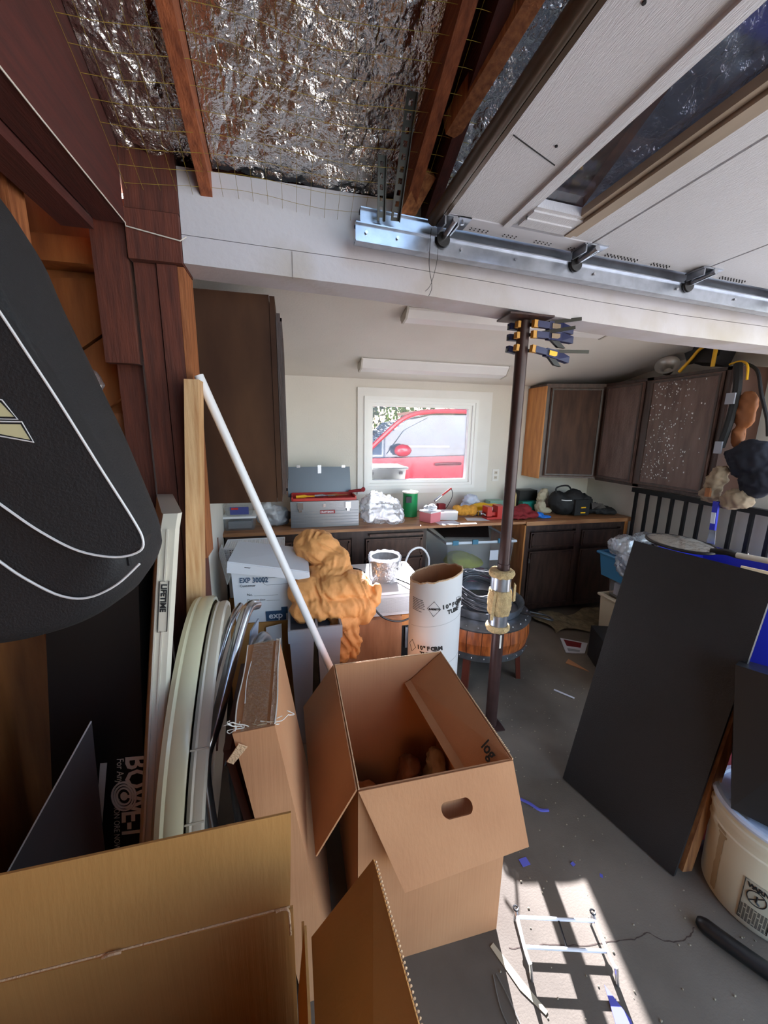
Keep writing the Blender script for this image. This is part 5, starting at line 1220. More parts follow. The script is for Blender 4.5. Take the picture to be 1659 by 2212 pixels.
for i, (x, m_, l_) in enumerate(((0.10, M_YEL, 'yellow handled screwdriver lying in the red toolbox tray'), (0.25, M_CHROME, 'chrome wrench lying in the red toolbox tray'), (0.36, M_FELT, 'wooden file handle lying in the red toolbox tray'))):
    solo('hand_tool', MB().tube([(x-0.07, 3.17+0.02*i, 1.160), (x, 3.18+0.02*i, 1.163), (x+0.02, 3.18+.02*i, 1.163), (x+0.10, 3.19+.02*i, 1.16)], [0.012, 0.013, 0.006, 0.005], 8), m_, (x, 3.18, 1.15), l_, 'hand tool')
solo('hammer', MB().tube([(0.47, 3.25, 1.185), (0.60, 3.22, 1.20)], 0.013, 10).tube([(0.585, 3.20, 1.205), (0.60, 3.27, 1.20)], 0.018, 10), M_DRED, (0.53, 3.23, 1.18), 'dark red hammer resting across the toolbox corner', 'hammer')

def clearbox(x0_, x1_, y0_, y1_, z0_, z1_, label, lid=M_PVC, cont=None, sticker=False):
    t = thing('storage_box', ((x0_+x1_)/2, (y0_+y1_)/2, z0_), label, 'storage box')
    i_ = 0.012
    part('tub', MB().hexa([(x0_+i_, y0_+i_, z0_), (x1_-i_, y0_+i_, z0_), (x1_-i_, y1_-i_, z0_), (x0_+i_, y1_-i_, z0_), (x0_, y0_, z1_-0.015), (x1_, y0_, z1_-0.015), (x1_, y1_, z1_-0.015), (x0_, y1_, z1_-0.015)]).bevel(0.006), M_CLEARP, t, smooth=True)
    part('lid', MB().box(x0_-0.008, x1_+0.008, y0_-0.008, y1_+0.008, z1_-0.015, z1_).bevel(0.005), lid, t)
    if cont: part('contents', MB().box(x0_+0.03, x1_-0.03, y0_+0.03, y1_-0.03, z0_+0.01, z0_+(z1_-z0_)*0.6), cont, t)
    if sticker:
        s__ = part('sticker', MB().box(x0_+0.04, x1_-0.03, y0_-0.002, y0_+0.008, z0_+0.01, z1_-0.02), M_STK, t)
        part('sticker_print', MB().box(x0_+0.05, x0_+0.10, y0_-0.004, y0_-0.002, z1_-0.040, z1_-0.025), M_RED, s__)
    return t
M_STK = mat('blue_sticker', (60, 66, 130), 0.5)
clearbox(-0.515, -0.285, 3.08, 3.30, CT, 1.035, 'clear plastic box with grey parts and a white lid, at the counter end', M_PVC, mat('grey_parts', (120, 120, 122), 0.7))
clearbox(-0.505, -0.300, 3.10, 3.30, 1.037, 1.125, 'small clear box with a blue label stacked on the other', M_CLEARP, None, True)
solo('grocery_bag', blobs([((-0.17, 3.22, 1.01), (0.11, 0.09, 0.09)), ((-0.08, 3.25, 0.99), (0.06, 0.08, 0.07)), ((-0.21, 3.2, 1.08), (0.05, 0.05, 0.05))], 0.010, 0.022, 12, 5, flat=CT), mat('grey_film', (176, 178, 182), 0.3, trans=0.2), (-0.15, 3.2, CT), 'grey crumpled plastic bag squeezed beside the toolbox', 'plastic bag', smooth='all')
# big bright bag
solo('plastic_bag', blobs([((0.75, 3.17, 1.03), (0.17, 0.13, 0.12)), ((0.68, 3.18, 1.08), (0.11, 0.11, 0.10)), ((0.83, 3.12, 0.99), (0.09, 0.09, 0.07)), ((0.62, 3.13, 1.0), (0.06, 0.08, 0.06))], 0.010, 0.03, 11, 11, 4, flat=CT), M_BAGW, (0.74, 3.17, CT), 'bulging clear plastic bag glowing in the sun on the countertop', 'plastic bag', smooth='all')
gc = thing('metal_can', (1.075, 3.40, CT), 'round green metal can with a cream lid', 'can')
part('can_body', MB().lathe([(0.068, CT), (0.068, 1.135), (0.072, 1.14)], (1.06, 3.38, 0), 36), M_GREEN, gc, smooth=True)
part('lid', MB().lathe([(0.073, 1.141), (0.073, 1.152), (0.064, 1.156), (0.0, 1.152)], (1.06, 3.38, 0), 36), M_LPLAST, gc, smooth=True)
part('badge', MB().box(1.0, 1.05, 3.305, 3.325, 1.06, 1.115), M_INK, gc)
def carton_s(x, y, w, d, h, rot, m_, label, top=None):
    t = thing('small_box', (x, y, CT), label, 'box')
    part('body', MB().obox((x, y, CT+h/2+0.001), (w, d, h), (0, 0, rot)).bevel(0.005), m_, t)
    part('lid', MB().obox((x, y, CT+h+0.006), (w*1.03, d*1.03, 0.012), (0, 0, rot)).bevel(0.003), top or M_PVC, t)
    return t
carton_s(1.17, 3.14, 0.13, 0.13, 0.085, 0.5, mat('pink_plastic', (222, 132, 140), 0.4), 'pink plastic caddy with white cloth on its lid')
solo('white_rag', blobs([((1.17, 3.14, CT+0.122), (0.06, 0.05, 0.02)), ((1.19, 3.15, CT+0.135), (0.03, 0.03, 0.015))], 0.007, 0.008, 24, 3, flat=CT+0.104), M_WBOX, (1.17, 3.14, CT+0.104), 'crumpled white rag on the pink caddy', 'rag', smooth='all')
carton_s(1.36, 3.20, 0.16, 0.10, 0.062, -0.2, M_APPL, 'flat white box lying beside the pink caddy')
sb = blobs([((1.56, 3.26, CT+0.06), (0.052, 0.045, 0.052)), ((1.48, 3.27, CT+0.075), (0.045, 0.04, 0.038)), ((1.625, 3.25, CT+0.06), (0.05, 0.045, 0.055)), ((1.52, 3.27, CT+0.045), (0.05, 0.045, 0.04))], 0.008, 0.0015, 30, 6, flat=CT+0.001)
solo('sponge', sb, M_SPONGE, (1.55, 3.26, CT), 'thick amber sponge standing on the countertop', 'sponge', smooth='all')
cg_ = thing('caulk_tool', (1.27, 3.38, CT), 'slim red tool with a chrome collar propped behind the boxes', 'tool')
part('handle', MB().tube([(1.36, 3.36, 1.11), (1.46, 3.38, 1.175)], 0.009, 10), M_RED, cg_)
part('collar', MB().tube([(1.29, 3.35, 1.06), (1.36, 3.36, 1.11)], [0.014, 0.011], 10), M_CHROME, cg_)
part('stand', MB().box(1.33, 1.40, 3.35, 3.41, CT, 1.03), M_DRED, cg_)
part('cord', MB().tube(spline([(1.46, 3.38, 1.175), (1.48, 3.39, 1.10), (1.44, 3.40, 1.0), (1.40, 3.40, 0.96)], 6), 0.003, 6), M_CABLEB, cg_)
solo('tissue', blobs([((1.70, 3.45, CT+0.10), (0.075, 0.05, 0.075)), ((1.76, 3.45, CT+0.06), (0.06, 0.05, 0.06)), ((1.66, 3.45, CT+0.05), (0.06, 0.05, 0.05))], 0.009, 0.02, 20, 2, flat=CT+0.001), mat('white_blue_film', (206, 214, 232), 0.4), (1.7, 3.45, CT), 'crumpled pale plastic wrap against the wall under the window', 'plastic wrap', smooth='all')
for i, x in enumerate((1.60, 1.655)):
    j_ = thing('small_jar', (x+0.08, 3.30, CT), ['small tin with a white lid nearest the sponge', 'small tin with a white lid beside its twin'][i], 'jar')
    part('tin', MB().lathe([(0.026, CT), (0.026, CT+0.035)], (x+0.08, 3.30-0.03*i, 0), 20), M_CHROME, j_, smooth=True)
    part('lid', MB().lathe([(0.028, CT+0.036), (0.028, CT+0.046), (0.0, CT+0.048)], (x+0.08, 3.30-0.03*i, 0), 20), M_PVC, j_, smooth=True)
vi = thing('bench_vise', (1.80, 3.15, CT), 'small bright red vise on the countertop behind the steel pole', 'vise')
part('base', MB().box(1.70, 1.88, 3.10, 3.20, CT, CT+0.02).bevel(0.004), M_RED, vi)
part('fixed_jaw', MB().box(1.80, 1.88, 3.10, 3.20, CT+0.02, CT+0.12).bevel(0.006), M_RED, vi)
part('sliding_jaw', MB().box(1.70, 1.745, 3.10, 3.20, CT+0.03, CT+0.115).bevel(0.006), M_RED, vi)
part('slide', MB().box(1.70, 1.88, 3.13, 3.17, CT+0.03, CT+0.06), M_RED, vi)
part('jaw_face', MB().box(1.745, 1.75, 3.10, 3.20, CT+0.085, CT+0.115), M_CHROME, vi)
part('screw_handle', MB().tube([(1.68, 3.10, CT+0.045), (1.68, 3.20, CT+0.045)], 0.006, 8).tube([(1.66, 3.15, CT+0.045), (1.70, 3.15, CT+0.045)], 0.008, 8), M_CHROME, vi)
yt = thing('power_tool', (1.80, 3.38, CT), 'yellow corded power tool lying behind the red vise', 'power tool')
part('housing', blobs([((1.78, 3.38, CT+0.07), (0.10, 0.035, 0.035)), ((1.90, 3.37, CT+0.065), (0.08, 0.035, 0.03))], 0.009, 0.002, 20, 2, flat=CT+0.001), M_YEL, yt, smooth='all')
part('grip', MB().tube([(1.84, 3.345, CT+0.045), (1.90, 3.33, CT+0.06)], 0.02, 10), M_BLACKP, yt)
tr_ = thing('tape_roll', (1.72, 3.30, CT), 'roll of red and yellow tape beside the yellow tool', 'tape roll')
part('roll', MB().lathe([(0.03, CT), (0.05, CT), (0.05, CT+0.05), (0.03, CT+0.05)], (1.73, 3.33, 0), 28, closed=True), M_YEL, tr_, smooth=True)
bo = thing('glue_bottle', (2.22, 3.46, CT), 'amber glue bottle with a blue cap by the wall', 'bottle')
part('bottle', MB().lathe([(0.035, CT), (0.04, CT+0.02), (0.04, CT+0.16), (0.02, CT+0.21), (0.016, CT+0.225)], (2.16, 3.46, 0), 24), mat('amber_glue', (222, 196, 140), 0.35), bo, smooth=True)
part('cap', MB().lathe([(0.018, CT+0.225), (0.018, CT+0.255), (0.0, CT+0.257)], (2.16, 3.46, 0), 20), M_BLUE, bo, smooth=True)
solo('small_carton', MB().box(1.92, 2.08, 3.46, 3.56, CT, CT+0.10).bevel(0.004), mat('pale_green_box', (150, 190, 170), 0.5), (2.0, 3.5, CT), 'pale green and white carton against the wall below the outlet', 'box')
solo('case', MB().box(2.24, 2.44, 3.46, 3.58, CT, CT+0.20).bevel(0.008), M_BLACKP, (2.34, 3.52, CT), 'black case standing in the corner behind the bottle', 'case')
solo('case', MB().box(2.22, 2.40, 3.36, 3.44, CT, CT+0.10).bevel(0.008), mat('teal_case', (20, 130, 120), 0.4), (2.3, 3.4, CT), 'small teal case lying below the black case', 'case')
solo('shop_cloth', blobs([((2.02, 3.14, CT+0.05), (0.11, 0.07, 0.05)), ((2.10, 3.16, CT+0.07), (0.07, 0.06, 0.05)), ((2.16, 3.12, CT+0.03), (0.06, 0.06, 0.03)), ((2.02, 3.08, CT+0.02), (0.12, 0.05, 0.02))], 0.009, 0.014, 14, 2, flat=CT+0.001), M_DRED, (2.05, 3.13, CT), 'dark red crumpled shop cloth behind the pole', 'cloth', smooth='all')
solo('work_glove', blobs([((2.22, 3.10, CT+0.03), (0.05, 0.035, 0.025)), ((2.28, 3.07, CT+0.015), (0.055, 0.02, 0.014), (0, 0, -0.4)), ((2.24, 3.06, CT+0.015), (0.04, 0.015, 0.012), (0, 0, -0.8))], 0.007, 0.003, 30, 3, flat=CT+0.001), mat('bright_blue_rubber', (28, 110, 206), 0.5), (2.25, 3.08, CT), 'bright blue rubber glove on the counter edge', 'glove', smooth='all')
solo('fur_duster', blobs([((2.42, 3.34, CT+0.16), (0.05, 0.04, 0.08), (0, 0.4, 0)), ((2.36, 3.28, CT+0.07), (0.05, 0.05, 0.06)), ((2.40, 3.28, CT+0.03), (0.08, 0.06, 0.03))], 0.008, 0.012, 34, 7, flat=CT+0.001), mat('pale_fluff', (186, 176, 152), 0.9), (2.4, 3.3, CT), 'pale fluffy duster leaning beside the black tool bag', 'duster', smooth='all')
tbg = thing('tool_bag', (2.62, 3.22, CT), 'black fabric tool bag with yellow tabs on the countertop', 'tool bag')
part('bag_body', blobs([((2.58, 3.22, CT+0.10), (0.15, 0.11, 0.11)), ((2.66, 3.20, CT+0.12), (0.11, 0.10, 0.13)), ((2.50, 3.22, CT+0.13), (0.08, 0.09, 0.10))], 0.011, 0.006, 14, 4, flat=CT+0.001), M_BLACKF, tbg, smooth='all')
part('pocket', MB().box(2.60, 2.76, 3.088, 3.12, CT+0.01, CT+0.16).bevel(0.01), M_BLACKF, tbg)
for z in (CT+0.035, CT+0.085): part('yellow_tab', MB().box(2.665, 2.715, 3.082, 3.089, z-0.006, z+0.006), M_YEL, tbg)
part('handle', MB().tube(spline([(2.48, 3.20, CT+0.18), (2.46, 3.20, CT+0.26), (2.58, 3.20, CT+0.28), (2.64, 3.20, CT+0.22)], 6), 0.008, 8), M_BLACKF, tbg, smooth=True)
part('reflective_band', MB().tube(spline([(2.46, 3.11, CT+0.16), (2.50, 3.10, CT+0.155), (2.56, 3.095, CT+0.155)], 5), 0.005, 6), M_PIPEW, tbg)
hm = MB(); r8 = random.Random(8)
hb_ = blobs([((2.90, 3.25, CT+0.04), (0.16, 0.14, 0.05)), ((2.85, 3.30, CT+0.10), (0.09, 0.09, 0.08)), ((3.03, 3.20, CT+0.02), (0.10, 0.12, 0.04))], 0.010, 0.018, 16, 9, 4, flat=CT+0.001)
solo('dark_cloth', hb_, mat('charcoal_cloth', (40, 40, 42), 0.8, var=0.5, scale=20), (2.92, 3.25, CT), 'heap of dark cloths and cords at the corner end of the counter', 'cloth', smooth='all')
solo('handsaw', MB().slab([(2.80, 3.10, CT+0.06), (2.98, 3.12, CT+0.065), (2.97, 3.16, CT+0.10), (2.82, 3.14, CT+0.12)], 0.002), M_CHROME, (2.88, 3.12, CT+0.06), 'dull metal trowel lying on the dark cloths', 'trowel')
for i, (x, y, rz_, lab) in enumerate(((1.30, 3.06, 0.1, 'sunlit white paper sheet at the counter edge under the boxes'), (1.62, 3.14, -0.2, 'sunlit white paper sheet between sponge and vise'))):
    solo('paper_sheet', MB().obox((x, y, CT+0.0), (0.20, 0.12, 0.0012), (0, 0, rz_)), M_WBOX, (x, y, CT-0.001), lab, 'paper')

# bin on the sill outside + car, trees
bn = thing('plastic_bin', (0.95, 3.95, 0), 'pale plastic bin showing through the lower window corner', 'bin')
part('tub', MB().hexa([(0.62, 3.80, 0.85), (1.07, 3.80, 0.85), (1.07, 4.15, 0.85), (0.62, 4.15, 0.85), (0.58, 3.78, 1.325), (1.135, 3.78, 1.325), (1.135, 4.18, 1.325), (0.58, 4.18, 1.325)]).bevel(0.01), mat('pale_bin', (190, 196, 190), 0.5), bn)
part('rim', MB().tube([(0.57, 3.77, 1.325), (1.145, 3.77, 1.325), (1.145, 4.19, 1.325), (0.57, 4.19, 1.325)], 0.012, 8, closed=True), MATS['pale_bin'], bn)
for x in (0.76, 1.06): part('hand_notch', MB().box(x, x+0.035, 3.772, 3.79, 1.265, 1.29), M_DGREY, bn)
part('stand', MB().box(0.60, 1.10, 3.80, 4.15, -0.1, 0.848), M_DGREY, bn)
car = thing('car', (3.0, 6.1, -0.1), 'red car parked outside the window', 'car')
def carprof(pts, y0_, y1_): return MB().prism([(x, y0_, z) for x, z in pts], (0, y1_-y0_, 0))
body = [(-0.6, 0.35), (-0.7, 0.9), (-0.3, 1.12), (0.9, 1.24), (1.0, 1.30), (4.6, 1.40), (5.2, 1.30), (5.3, 0.8), (5.2, 0.35)]
part('lower_body', carprof(body, 5.4, 7.1).bevel(0.04, 3), M_CARRED, car, smooth=True)
roofp = [(0.95, 1.28), (1.30, 1.62), (1.62, 1.88), (2.0, 1.97), (2.6, 1.985), (3.9, 1.97), (4.4, 1.85), (4.7, 1.40)]
part('cabin', carprof([(x, z-0.05) for x, z in roofp], 5.52, 6.98), M_CARGL, car, smooth=True)
rf_ = MB().tube([(p.x, 5.50, p.y) for p in spline([(x, z, 0) for x, z in roofp], 5)], 0.035, 8)
part('roof_rail', rf_, M_CARRED, car, smooth=True)
part('roof', MB().box(1.9, 4.1, 5.52, 6.98, 1.955, 2.0).bevel(0.02), M_CARRED, car, smooth=True)
part('pillar', MB().bar((3.3, 5.50, 1.35), (3.25, 5.50, 1.97), 0.10, 0.03), M_CARRED, car)
part('side_window', MB().prism([(1.35, 5.49, 1.36), (1.60, 5.49, 1.70), (1.95, 5.49, 1.88), (3.2, 5.49, 1.90), (3.2, 5.49, 1.38)], (0, 0.02, 0)), M_CARGL, car)
part('mirror', MB().ball((1.55, 5.36, 1.42), (0.13, 0.08, 0.09), 2), M_CARRED, car, smooth=True)
part('mirror_stripe', MB().box(1.65, 2.30, 5.475, 5.489, 1.46, 1.485), mat('pale_strip', (200, 205, 190), 0.4), car)
part('door_handle', MB().tube(spline([(2.05, 5.37, 1.22), (2.15, 5.345, 1.23), (2.35, 5.345, 1.235), (2.45, 5.37, 1.23)], 5), 0.02, 8), mat('dark_red', (90, 10, 24), 0.3), car)
for x in (0.3, 4.3):
    part('wheel', MB().lathe([(0.05, -0.1), (0.33, -0.1), (0.36, -0.06), (0.36, 0.06), (0.33, 0.1), (0.05, 0.1)], (x, 5.5, 0.26), 28, m=Matrix.Rotation(math.pi/2, 3, 'X')), M_BLACKP, car, smooth=True)
def tree(x, y, h_, r_, m_, sd, label, n_=900):
    t = thing('tree', (x, y, -0.1), label, 'tree')
    part('trunk', MB().tube([(x, y, -0.1), (x+0.05, y, h_*0.6)], [0.14, 0.07], 10), M_BARK, t)
    rr_ = random.Random(sd); mb = MB()
    for i in range(n_):
        u = rr_.gauss(0, 0.5); w = rr_.gauss(0, 0.4); q = rr_.gauss(0, 0.45)
        p = V(x+u*r_, y+w*r_, h_*0.66+q*h_*0.34)
        if p.z > h_ or p.z < 0.8: continue
        e = Euler((rr_.uniform(0, 3), rr_.uniform(0, 3), rr_.uniform(0, 6))).to_matrix(); s_ = rr_.uniform(0.05, 0.11)
        mb.face([p+e @ V(-s_, 0, 0), p+e @ V(0, -s_*0.5, 0), p+e @ V(s_, 0, 0), p+e @ V(0, s_*0.5, 0)])
    part('foliage', mb, m_, t, kind='stuff')
tree(1.6, 10.6, 3.9, 1.1, M_LEAFD, 1, 'bluish green tree seen over the windshield end of the car', 1300)
tree(3.6, 12.6, 4.2, 1.2, M_LEAF, 2, 'bright green tree beyond the car roof', 1300)
tree(6.1, 11.0, 4.0, 1.1, M_LEAF, 3, 'yellow green tree next to the dark post outside', 1300)
tree(8.4, 13.6, 4.4, 1.5, M_LEAFD, 4, 'dark conifer behind the rear of the car', 900)
solo('utility_post', MB().box(4.05, 4.25, 9.2, 9.4, -0.1, 3.2), M_BARK, (4.8, 10.3, -0.1), 'dark wooden post between the trees outside', 'post')

# ================================================================== RIGHT SIDE: BOARD, TOTES, BUCKET
bl = thing('display_board', (1.36, 1.15, 0), 'large matt black panel leaning beside the walkway', 'panel')
bp_ = [V(1.29, 1.38, 0.003), V(1.42, 0.90, 0.003), V(1.705, 0.962, 1.20), V(1.592, 1.462, 1.20)]
part('face', MB().slab(bp_, 0.018).bevel(0.002, 1), M_BLACKB, bl)
part('wooden_edge', MB().bar((1.462, 0.908, 0.02), (1.63, 0.952, 0.72), 0.05, 0.035, up=(0, 1, 0)), mat('worn_wood_edge', (168, 114, 68), 0.7, scale=7, col2=(120, 74, 42), stretch=(9, 9, 0.6)), bl, label='worn bare wooden edge')
chip = MB(); r9 = random.Random(9)
nn = (bp_[1]-bp_[0]).cross(bp_[3]-bp_[0]).normalized()
if nn.x > 0: nn = -nn
for u, v in ((0.03, 0.42), (0.72, 0.12), (0.83, 0.62), (0.6, 0.03), (0.9, 0.30), (0.3, 0.36), (0.2, 0.14)):
    p = bp_[0].lerp(bp_[1], u).lerp(bp_[3].lerp(bp_[2], u), v)+nn*0.0012
    chip.ball(p, (0.0015, 0.003, 0.006), 1)
part('chips', chip, mat('grey_chip', (110, 108, 104), 0.7), bl, kind='stuff')
# landing net on top edge
ln = thing('landing_net', (1.72, 1.2, 1.20), 'net with clear film, black rim and pale pole lying on the black panel', 'net')
def ell(c, ax, ay, n_=30):
    c = Vector(c); ax = Vector(ax); ay = Vector(ay); return [c+ax*math.cos(2*math.pi*k/n_)+ay*math.sin(2*math.pi*k/n_) for k in range(n_)]
cen = V(1.69, 1.33, 1.222); axn = V(0.018, -0.145, 0.0); ayn = V(0.070, 0.012, 0.012)
part('rim', MB().tube(ell(cen, axn, ayn), 0.007, 8, closed=True), M_BLACKP, ln, smooth=True)
fmn = MB(); c_v = fmn.b.verts.new(cen+V(0, 0, 0.02)); ring = [fmn.b.verts.new(p) for p in ell(cen+V(0, 0, 0.005), axn*0.96, ayn*0.96, 30)]; mid = [fmn.b.verts.new(p+V(0, 0, 0.014*(1+0.4*math.sin(i*2.3)))) for i, p in enumerate(ell(cen, axn*0.6, ayn*0.6, 30))]
for k in range(30):
    j = (k+1) % 30; fmn.b.faces.new((ring[k], ring[j], mid[j], mid[k])); fmn.b.faces.new((mid[k], mid[j], c_v))
part('clear_film', fmn, mat('silvery_film', (170, 168, 160), 0.18, 0.5, bump=0.6, bscale=50), ln, smooth='all')
part('yoke', MB().tube(spline([(1.70, 1.20, 1.225), (1.715, 1.15, 1.235), (1.73, 1.12, 1.23), (1.74, 1.09, 1.235)], 5), 0.013, 10), M_BLACKP, ln, smooth=True)
part('pole', MB().tube([(1.725, 1.12, 1.232), (1.775, 0.80, 1.255)], 0.011, 12), M_LPLAST, ln, smooth=True)

def tote(x0_, x1_, y0_, y1_, z0_, z1_, m_, label, rot=0.0, lid=False, hollow=True):
    cxx, cyy = (x0_+x1_)/2, (y0_+y1_)/2
    t = thing('storage_tote', (cxx, cyy, z0_), label, 'tote')
    hx, hy = (x1_-x0_)/2, (y1_-y0_)/2; rm = Matrix.Rotation(rot, 3, 'Z')
    def P_(a, b, z): 
        q = rm @ V(a, b, 0); return V(cxx+q.x, cyy+q.y, z)
    tp = 0.86
    th = 0.012
    mb = MB(); rings = []
    for (k, z) in ((tp, z0_), (1.0, z1_-0.02), (1.0, z1_)):
        rings.append([P_(-hx*k, -hy*k, z), P_(hx*k, -hy*k, z), P_(hx*k, hy*k, z), P_(-hx*k, hy*k, z)])
    inn = []
    for (k, z) in ((1.0, z1_), (tp, z0_+0.01)):
        inn.append([P_(-hx*k+th, -hy*k+th, z), P_(hx*k-th, -hy*k+th, z), P_(hx*k-th, hy*k-th, z), P_(-hx*k+th, hy*k-th, z)])
    vr = [[mb.b.verts.new(p) for p in r_] for r_ in rings+inn]
    for i in range(len(vr)-1):
        for k in range(4): mb.b.faces.new((vr[i][k], vr[i][(k+1) % 4], vr[i+1][(k+1) % 4], vr[i+1][k]))
    mb.b.faces.new(vr[0][::-1]); mb.b.faces.new(vr[-1])
    part('tub', mb, m_, t)
    part('rim', MB().tube([P_(-hx-.008, -hy-.008, z1_-0.012), P_(hx+.008, -hy-.008, z1_-0.012), P_(hx+.008, hy+.008, z1_-0.012), P_(-hx-.008, hy+.008, z1_-0.012)], 0.014, 8, closed=True), m_, t)
    if lid: part('lid', MB().hexa([P_(-hx*1.04, -hy*1.04, z1_+.001), P_(hx*1.04, -hy*1.04, z1_+.001), P_(hx*1.04, hy*1.04, z1_+.001), P_(-hx*1.04, hy*1.04, z1_+.001), P_(-hx, -hy, z1_+0.03), P_(hx, -hy, z1_+.03), P_(hx, hy, z1_+.03), P_(-hx, hy, z1_+.03)]).bevel(0.006), lid, t)
    return t
M_DBLUE = mat('royal_blue_tote', (36, 44, 170), 0.4)
tote(2.36, 2.98, 1.40, 2.16, 0.0, 0.44, M_DGREY, 'dark grey tote at the bottom under the blue tote', 0.0, M_DGREY)
tote(2.36, 2.98, 1.40, 2.16, 0.475, 0.905, M_DBLUE, 'royal blue open tote showing above the black panel', 0.0)
tote(2.45, 2.67, 2.26, 2.50, 0.0, 0.42, M_BUCK, 'beige tub at the bottom of the small stack by the panel', 0.0)
clearbox(2.47, 2.65, 2.28, 2.46, 0.425, 0.60, 'clear box with a light blue lid in the small stack behind the panel', M_LBLUE, M_WBOX)
tote(2.35, 2.62, 2.20, 2.46, 0.605, 0.80, M_TEAL, 'teal tote on top of the small stack beside the blue tote', 0.0)
solo('plastic_bag', blobs([((2.42, 2.28, 0.87), (0.13, 0.12, 0.085), (0, 0.3, 0)), ((2.35, 2.20, 0.78), (0.06, 0.08, 0.10)), ((2.62, 2.34, 0.91), (0.18, 0.07, 0.04))], 0.011, 0.025, 12, 8, 4), M_BAGW, (2.4, 2.26, 0.70), 'white translucent plastic bag spilling over the teal tote', 'plastic bag', smooth='all')
solo('cloth_scrap', blobs([((2.62, 1.86, 0.72), (0.2, 0.25, 0.12)), ((2.7, 1.6, 0.76), (0.16, 0.14, 0.10))], 0.018, 0.02, 10, 3), mat('mixed_cloth', (190, 190, 205), 0.8, scale=6, col2=(160, 50, 70), ramp=(0.42, 0.5)), (2.65, 1.8, 0.62), 'pale and red cloths piled in the royal blue tote', 'cloth', smooth='all')
# small black box & cup on floor
sbx = solo('black_crate', MB().hexa([(2.115, 2.06, 0), (2.36, 1.98, 0), (2.46, 2.22, 0), (2.215, 2.31, 0), (2.115, 2.06, .25), (2.36, 1.98, .25), (2.46, 2.22, .25), (2.215, 2.31, .25)]).bevel(0.006), M_BLACKB, (2.28, 2.15, 0), 'small black wooden box on the floor behind the panel', 'box')
cb_ = thing('blue_container', (1.86, 1.74, 0), 'light blue rimmed white container next to the small black box', 'container')
part('body', MB().box(1.99, 2.16, 1.80, 1.95, 0.0, 0.20).bevel(0.006), M_WBOX, cb_)
part('lid', MB().box(1.98, 2.17, 1.79, 1.96, 0.202, 0.235).bevel(0.008), M_LBLUE, cb_)

# bucket with black bin
bu = V(1.665, 0.775, 0)
bkt = thing('white_bucket', tuple(bu), 'large cream plastic bucket with a dried paint drip', 'bucket')
part('shell', MB().lathe([(0.165, 0.0), (0.172, 0.01), (0.180, 0.28), (0.186, 0.282), (0.187, 0.30), (0.183, 0.305), (0.184, 0.335), (0.190, 0.34), (0.190, 0.36), (0.184, 0.365), (0.186, 0.385), (0.170, 0.385), (0.168, 0.37), (0.160, 0.03), (0.0, 0.03)], bu, 56), M_BUCK, bkt, smooth=True)
part('rim', MB().lathe([(0.168, 0.386), (0.192, 0.386), (0.193, 0.395), (0.186, 0.402), (0.172, 0.401)], bu, 56, closed=True), M_BUCKR, bkt, smooth=True)
lidb = MB().lathe([(0.0, 0.372), (0.12, 0.373), (0.155, 0.376), (0.170, 0.39)], bu, 56)
part('dirty_lid', lidb, mat('spattered_lid', (190, 202, 226), 0.5, scale=14, col2=(150, 136, 124), ramp=(0.36, 0.44)), bkt, smooth=True)
dr = MB(); da = math.pi*0.905; prev = None
bprof = [(0.167, 0.01), (0.172, 0.02), (0.180, 0.28), (0.186, 0.285), (0.187, 0.30), (0.183, 0.306), (0.184, 0.335), (0.190, 0.34), (0.190, 0.352)]
def brad(z):
    for (r0, z0), (r1, z1) in zip(bprof, bprof[1:]):
        if z <= z1: return r0+(r1-r0)*max(0, (z-z0))/(z1-z0)
    return 0.19
for k in range(45):
    z0_ = 0.300-0.0062*k
    w = (0.10 if z0_ > 0.265 else 0.06)+0.022*noise.noise(V(k*0.23, 2, 1)); c_a = da+0.03*noise.noise(V(k*0.12, 7, 3))
    row = [dr.b.verts.new((bu.x+(brad(z0_)+0.0012)*math.cos(c_a+w*t), bu.y+(brad(z0_)+0.0012)*math.sin(c_a+w*t), z0_)) for t in (-1, -0.3, 0.3, 1)]
    if prev:
        for q in range(3): dr.b.faces.new((prev[q], prev[q+1], row[q+1], row[q]))
    prev = row
part('paint_drip', dr, M_PAINTS, bkt, smooth='all')
# warning label
la = math.pi*1.065
def onb(a, z, o=0.002): 
    z -= 0.032; r_ = 0.172+0.008*(z/0.28)+o; return V(bu.x+r_*math.cos(a), bu.y+r_*math.sin(a), z)
lbm = MB()
for i in range(8):
    a0 = la+0.06*i; lbm.face([onb(a0, 0.06), onb(a0+0.06, 0.06), onb(a0+0.06, 0.235), onb(a0, 0.235)])
lb_ = part('warning_label', lbm, mat('label_grey', (176, 170, 152), 0.6), bkt)
lp = MB()
for j in range(14):
    z = 0.13-0.005*j
    for i in range(9): 
        if (i*7+j*5) % 11 != 0: lp.bar(onb(la+0.03+0.05*i, z, 0.003), onb(la+0.03+0.05*i+0.036, z, 0.003), 0.001, 0.0022)
cc_ = [onb(la+0.22+0.14*math.cos(t), 0.178+0.028*math.sin(t), 0.0032) for t in [2*math.pi*k/24 for k in range(24)]]
lp.tube(cc_, 0.0016, 5, closed=True); lp.tube([cc_[3], cc_[15]], 0.0016, 5)
lp.tube([onb(la+0.22, 0.19, .0032), onb(la+0.22, 0.168, .0032), onb(la+0.27, 0.16, .0032)], 0.003, 5)
lp.tube([onb(la+0.02, 0.233, .0032), onb(la+0.46, 0.233, .0032), onb(la+0.46, 0.062, .0032), onb(la+0.02, 0.062, .0032)], 0.001, 4, closed=True)
part('label_print', lp, M_INK, lb_, kind='stuff')
